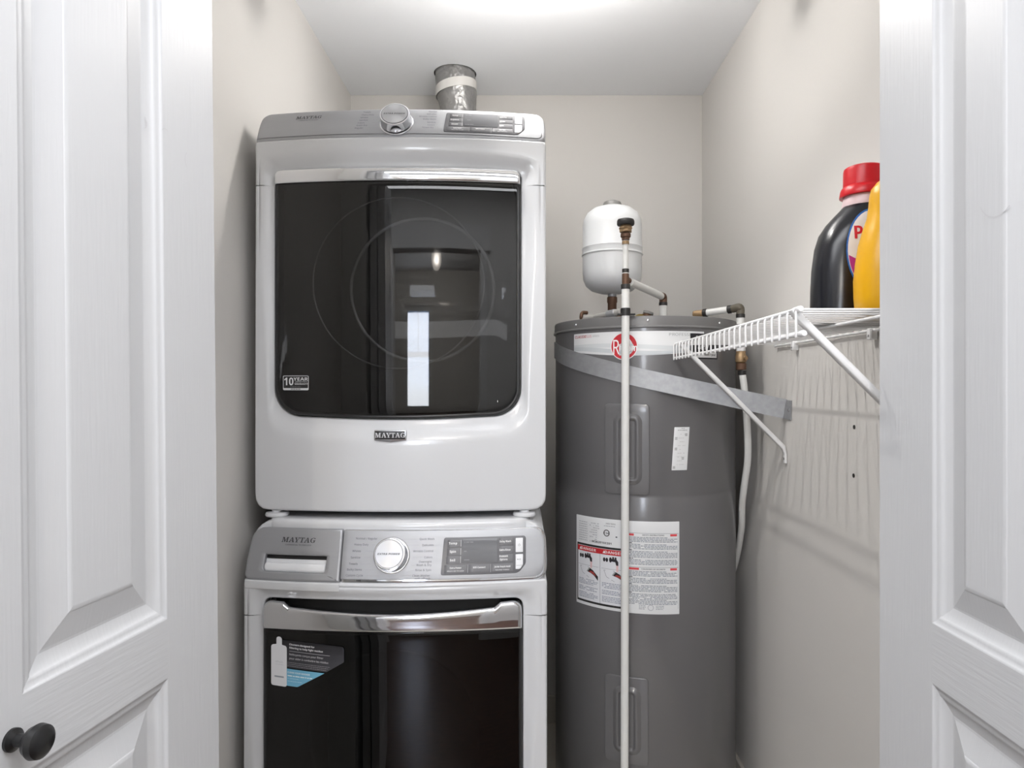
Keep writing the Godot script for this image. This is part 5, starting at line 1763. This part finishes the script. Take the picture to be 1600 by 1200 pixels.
# ---------------------------------------------------------------- folding doors
func leaf(called: String, label: String, at: Vector3, turn: float, lean: float, width: float, facing: float, stile: float, marks: Array, with_knob: bool) -> Node3D:
	# local x runs from the track edge to the hinge edge, y up, +z is the panelled face
	var root := Node3D.new()
	root.name = numbered(called, self)
	add_child(root)
	root.transform = Transform3D(Basis(Vector3.BACK, lean) * Basis(Vector3.UP, turn), at + Vector3(sin(lean) * EYE, 0, 0))   # it hangs a little out of plumb
	structure(root, label, "door")
	var id := func(p: Vector3) -> Vector3: return Vector3(p.x * facing, p.y, p.z)
	var y0 := 0.012
	var y1 := 2.045
	var th := 0.017
	var zf := th
	var xs := [0.0, stile, width - stile, width]
	var ys := [[0.20, 0.924], [1.000, 1.925]]
	var piece := func(n: String, x0: float, ya: float, x1: float, yb: float, m: Material) -> void:
		var st := begin()
		var o := PackedVector2Array([Vector2(x0, ya), Vector2(x1, ya), Vector2(x1, yb), Vector2(x0, yb)])
		var a := mapped(o, -th, id)
		var b := mapped(o, zf, id)
		if facing < 0:
			a.reverse()
			b.reverse()
		loft(st, [a, b], true, true, true, 0.3)
		obj(n, st, m, root)
	piece.call("stile", xs[0], y0, xs[1], y1, M.door_paint_upright)
	piece.call("stile", xs[2], y0, xs[3], y1, M.door_paint_upright)
	piece.call("rail", xs[1], y0, xs[2], ys[0][0], M.door_paint_along)
	piece.call("rail", xs[1], ys[0][1], xs[2], ys[1][0], M.door_paint_along)
	piece.call("rail", xs[1], ys[1][1], xs[2], y1, M.door_paint_along)
	var rings_of := [[0.0, 0.0], [0.002, -0.0004], [0.0035, -0.0022], [0.008, -0.0030], [0.012, -0.0036], [0.0135, -0.0056], [0.020, -0.0075], [0.025, -0.0090], [0.028, -0.0095], [0.031, -0.0092], [0.060, -0.0025], [0.0615, -0.0015], [0.066, -0.0012]]
	for q in ys:
		var o := PackedVector2Array([Vector2(xs[1], q[0]), Vector2(xs[2], q[0]), Vector2(xs[2], q[1]), Vector2(xs[1], q[1])])
		var rings := []
		for s in rings_of:
			var e: float = s[0]
			rings.append(mapped(PackedVector2Array([o[0] + Vector2(e, e), o[1] + Vector2(-e, e), o[2] + Vector2(-e, -e), o[3] + Vector2(e, -e)]), zf + s[1], id))
		if facing < 0:
			for r in rings:
				r.reverse()
		var st := begin()
		for k in rings.size() - 1:
			for i in 4:
				st.set_smooth_group(30 + i + (10 if k >= 8 else 0) + (10 if k >= 9 else 0) + (10 if k >= 10 else 0))
				var j := (i + 1) % 4
				face(st, rings[k][i], rings[k][j], rings[k + 1][j])
				face(st, rings[k][i], rings[k + 1][j], rings[k + 1][i])
		st.set_smooth_group(5)
		var l: PackedVector3Array = rings[rings.size() - 1]
		face(st, l[0], l[1], l[2])
		face(st, l[0], l[2], l[3])
		# plain back
		var bk := mapped(o, -th, id)
		if facing < 0:
			bk.reverse()
		st.set_smooth_group(6)
		face(st, bk[0], bk[2], bk[1])
		face(st, bk[0], bk[3], bk[2])
		obj("panel", st, M.door_paint_upright, root)
	for s in marks:
		var st := begin()
		for i in 8:
			var a := lerpf(s[2], s[3], i / 8.0)
			var b := lerpf(s[2], s[3], (i + 1) / 8.0)
			var c := Vector2(s[0], s[1])
			var q := [c + Vector2.from_angle(a) * s[4], c + Vector2.from_angle(a) * (s[4] + 0.0014), c + Vector2.from_angle(b) * (s[4] + 0.0014), c + Vector2.from_angle(b) * s[4]]
			var v := mapped(PackedVector2Array(q), zf + s[5], id)
			if facing < 0:
				v.reverse()
			face(st, v[0], v[1], v[2])
			face(st, v[0], v[2], v[3])
		obj("scuff_mark", st, M.scuff, root)
	if with_knob:
		spun("knob", [Vector2(0.011, 0.0), Vector2(0.011, 0.003), Vector2(0.006, 0.006), Vector2(0.006, 0.014), Vector2(0.0135, 0.021), Vector2(0.0165, 0.027), Vector2(0.0155, 0.033), Vector2(0.010, 0.037), Vector2(0.0, 0.038)], M.knob_black, root, Vector3(facing * 0.345, 0.962, zf), Vector3.BACK, 28)
	return root


func doors() -> void:
	var w := 0.446
	# left pair: opened a little past square, leaning slightly
	var far_l := V(-0.446, 0, 1.0)
	var ang := deg_to_rad(90.0 - 7.75)
	# on the left the face looks to +x: local +z -> +x, local x (away from the track) -> towards the viewer, so facing -1
	var lt := PI / 2 - deg_to_rad(7.75)
	var basis := Basis(Vector3.UP, lt)
	var face_off := basis * Vector3(0, 0, 0.017)
	leaf("door_1", "white panelled folding door leaf with black knob, left of the machines", far_l - face_off, lt, 0.0094, w, -1.0, 0.113, [[0.144, 1.635, 2.2, 4.2, 0.008, -0.006], [0.108, 1.63, 0.6, 2.2, 0.007, 0.0003], [0.055, 1.612, -0.9, 0.9, 0.012, 0.0003]], true)
	var gap := basis * Vector3(0, 0, -0.040)
	leaf("door_2", "white folding door leaf folded behind the knobbed leaf", far_l - face_off + gap, lt, 0.0094, w, -1.0, 0.113, [], false)
	# right pair, square to the opening
	var far_r := V(0.524, 0, 1.0)
	leaf("door_3", "white panelled folding door leaf right of the wire shelf", far_r + Vector3(0.017, 0, 0), -PI / 2, 0.0, w, 1.0, 0.127, [[0.245, 1.52, 3.6, 5.4, 0.03, -0.0009]], false)
	leaf("door_4", "white folding door leaf folded behind the right leaf", far_r + Vector3(0.057, 0, 0), -PI / 2, 0.0, w, 1.0, 0.127, [], false)


# ---------------------------------------------------------------- lamps and things in the hall
func round_lamp(label: String, at: Vector3, r: float, drop: float, energy: float, warm: Color) -> void:   # a frosted globe on a short stem
	var t := thing("ceiling_lamp", label, "lamp", at)
	spun("canopy", [Vector2(0.006, -0.022), Vector2(0.045, -0.018), Vector2(0.055, -0.006), Vector2(0.055, 0.0)], M.trim_paint, t, Vector3.ZERO, Vector3.UP, 32)
	spun("stem", [Vector2(0.006, -drop), Vector2(0.006, -0.015)], M.trim_paint, t, Vector3.ZERO, Vector3.UP, 12)
	var prof := []
	for i in 17:
		var a := lerpf(-PI / 2, PI / 2 - 0.25, i / 16.0)
		prof.append(Vector2(cos(a) * r, -drop - r * 0.97 + sin(a) * r))
	spun("globe", prof, M.lamp_glass, t, Vector3.ZERO, Vector3.UP, 40)
	var l := OmniLight3D.new()
	l.name = "light"
	l.position = Vector3(0, -drop - r * 0.97, 0)
	l.light_color = warm
	l.light_energy = energy
	l.light_size = r * 0.5
	l.omni_range = 12.0
	l.omni_attenuation = 2.0
	l.shadow_enabled = true
	t.add_child(l)


func hall_things() -> void:
	# frosted tube hanging from the closet ceiling
	var hung := thing("tube_lamp", "short frosted tube lamp hanging from the closet ceiling", "lamp", V(0.05, CEILING, 1.70))
	var ty := -0.150
	for sx in [-0.15, 0.15]:
		spun("rod", [Vector2(0.004, ty + 0.02), Vector2(0.004, 0.0)], M.trim_paint, hung, Vector3(sx, 0, 0), Vector3.UP, 10)
	piped("tube", [Vector3(-0.22, ty, 0), Vector3(0.22, ty, 0)], 0.022, M.lamp_glass, hung, 20)
	for sx in [-1.0, 1.0]:
		spun("end_cap", [Vector2(0.024, 0.0), Vector2(0.024, 0.02), Vector2(0.018, 0.024)], M.trim_paint, hung, Vector3(0.212 * sx, ty, 0), Vector3(sx, 0, 0), 20)
	for k in 5:
		var l := OmniLight3D.new()
		l.name = "light"
		l.position = Vector3(-0.16 + 0.08 * k, ty, 0)
		l.light_color = Color8(255, 252, 248)
		l.light_energy = CLOSET_LAMP / 5.0
		l.light_size = 0.010
		l.omni_range = 12.0
		l.omni_attenuation = 2.0
		l.shadow_enabled = true
		hung.add_child(l, true)
	# small spotlight on the closet ceiling, turned to the shelf wall
	var spot := thing("ceiling_spotlight", "small white ceiling spotlight turned towards the shelf wall", "spotlight", V(-0.17, CEILING, 1.46))
	var aim := (V(0.72, 0.90, 1.50) - V(-0.17, CEILING - 0.06, 1.46)).normalized()
	spun("canopy", [Vector2(0.03, -0.012), Vector2(0.034, 0.0)], M.trim_paint, spot, Vector3.ZERO, Vector3.UP, 24)
	spun("stem", [Vector2(0.005, -0.045), Vector2(0.005, -0.01)], M.trim_paint, spot, Vector3.ZERO, Vector3.UP, 10)
	var head := Vector3(0, -0.06, 0)
	spun("head", [Vector2(0.016, -0.04), Vector2(0.026, -0.03), Vector2(0.028, 0.03), Vector2(0.026, 0.03), Vector2(0.025, 0.022)], M.trim_paint, spot, head, aim, 24)
	spun("lens", [Vector2(0.0, 0.019), Vector2(0.0245, 0.019), Vector2(0.0245, 0.022), Vector2(0.0, 0.024)], M.panel_glow, spot, head, aim, 24)
	var sl := SpotLight3D.new()
	sl.name = "light"
	sl.light_color = Color8(255, 252, 248)
	sl.light_energy = SPOT
	sl.light_size = 0.012
	sl.spot_angle = 29.0
	sl.spot_angle_attenuation = 0.7
	sl.spot_range = 8.0
	sl.spot_attenuation = 2.0
	sl.shadow_enabled = true
	spot.add_child(sl)
	sl.position = head + aim * 0.045
	sl.basis = Basis.looking_at(aim, Vector3.FORWARD)
	# flat light panel on the hall ceiling
	var pw := 2.5
	var pd := 0.7
	var panel := thing("ceiling_light_panel", "flat rectangular light panel on the hall ceiling before the closet", "light panel", V(0.05, CEILING, 0.12))
	boxed("frame", Vector3(-pw / 2 - 0.02, -0.03, -pd / 2 - 0.02), Vector3(pw / 2 + 0.02, 0.0, pd / 2 + 0.02), M.trim_paint, panel, 0.003)
	boxed("diffuser", Vector3(-pw / 2, -0.033, -pd / 2), Vector3(pw / 2, -0.028, pd / 2), M.panel_glow, panel)
	var pl := AreaLight3D.new()
	pl.name = "light"
	pl.area_size = Vector2(pw, pd)
	pl.light_color = Color8(250, 251, 255)
	pl.light_energy = HALL_LAMP
	pl.area_range = 12.0
	pl.shadow_enabled = true
	pl.rotation.x = -PI / 2
	pl.position = Vector3(0, -0.04, 0)
	panel.add_child(pl)
	round_lamp("round frosted ceiling lamp in the far room", V(-0.25, CEILING, -2.2), 0.09, 0.05, ROOM_LAMP, Color8(255, 248, 238))
	# daylight entering at the window
	var al := AreaLight3D.new()
	al.name = "window_daylight"
	al.area_size = Vector2(0.5, 0.9)
	al.light_color = Color8(246, 249, 255)
	al.light_energy = DAYLIGHT
	al.area_range = 12.0
	al.shadow_enabled = true
	al.position = V(-0.71, 1.575, ROOM_BACK + 0.02)
	add_child(al)
	al.look_at_from_position(al.position, V(-0.71, 1.575, 0.0), Vector3.UP)
	var th := thing("thermostat", "small white thermostat high on the hall wall", "thermostat", V(-1.05, 1.55, HALL_BACK))
	boxed("case", Vector3(-0.04, -0.06, -0.022), Vector3(0.04, 0.06, 0.0), M.plate_plastic, th, 0.004)
	boxed("dial", Vector3(-0.02, -0.01, -0.03), Vector3(0.02, 0.03, -0.022), M.rim_black, th, 0.003)
	var sw := thing("light_switch", "white light switch below the thermostat", "switch", V(-1.05, 1.12, HALL_BACK))
	boxed("plate", Vector3(-0.036, -0.058, -0.006), Vector3(0.036, 0.058, 0.0), M.plate_plastic, sw, 0.002)
	boxed("toggle", Vector3(-0.016, -0.033, -0.010), Vector3(0.016, 0.033, -0.006), M.trim_paint, sw, 0.002)
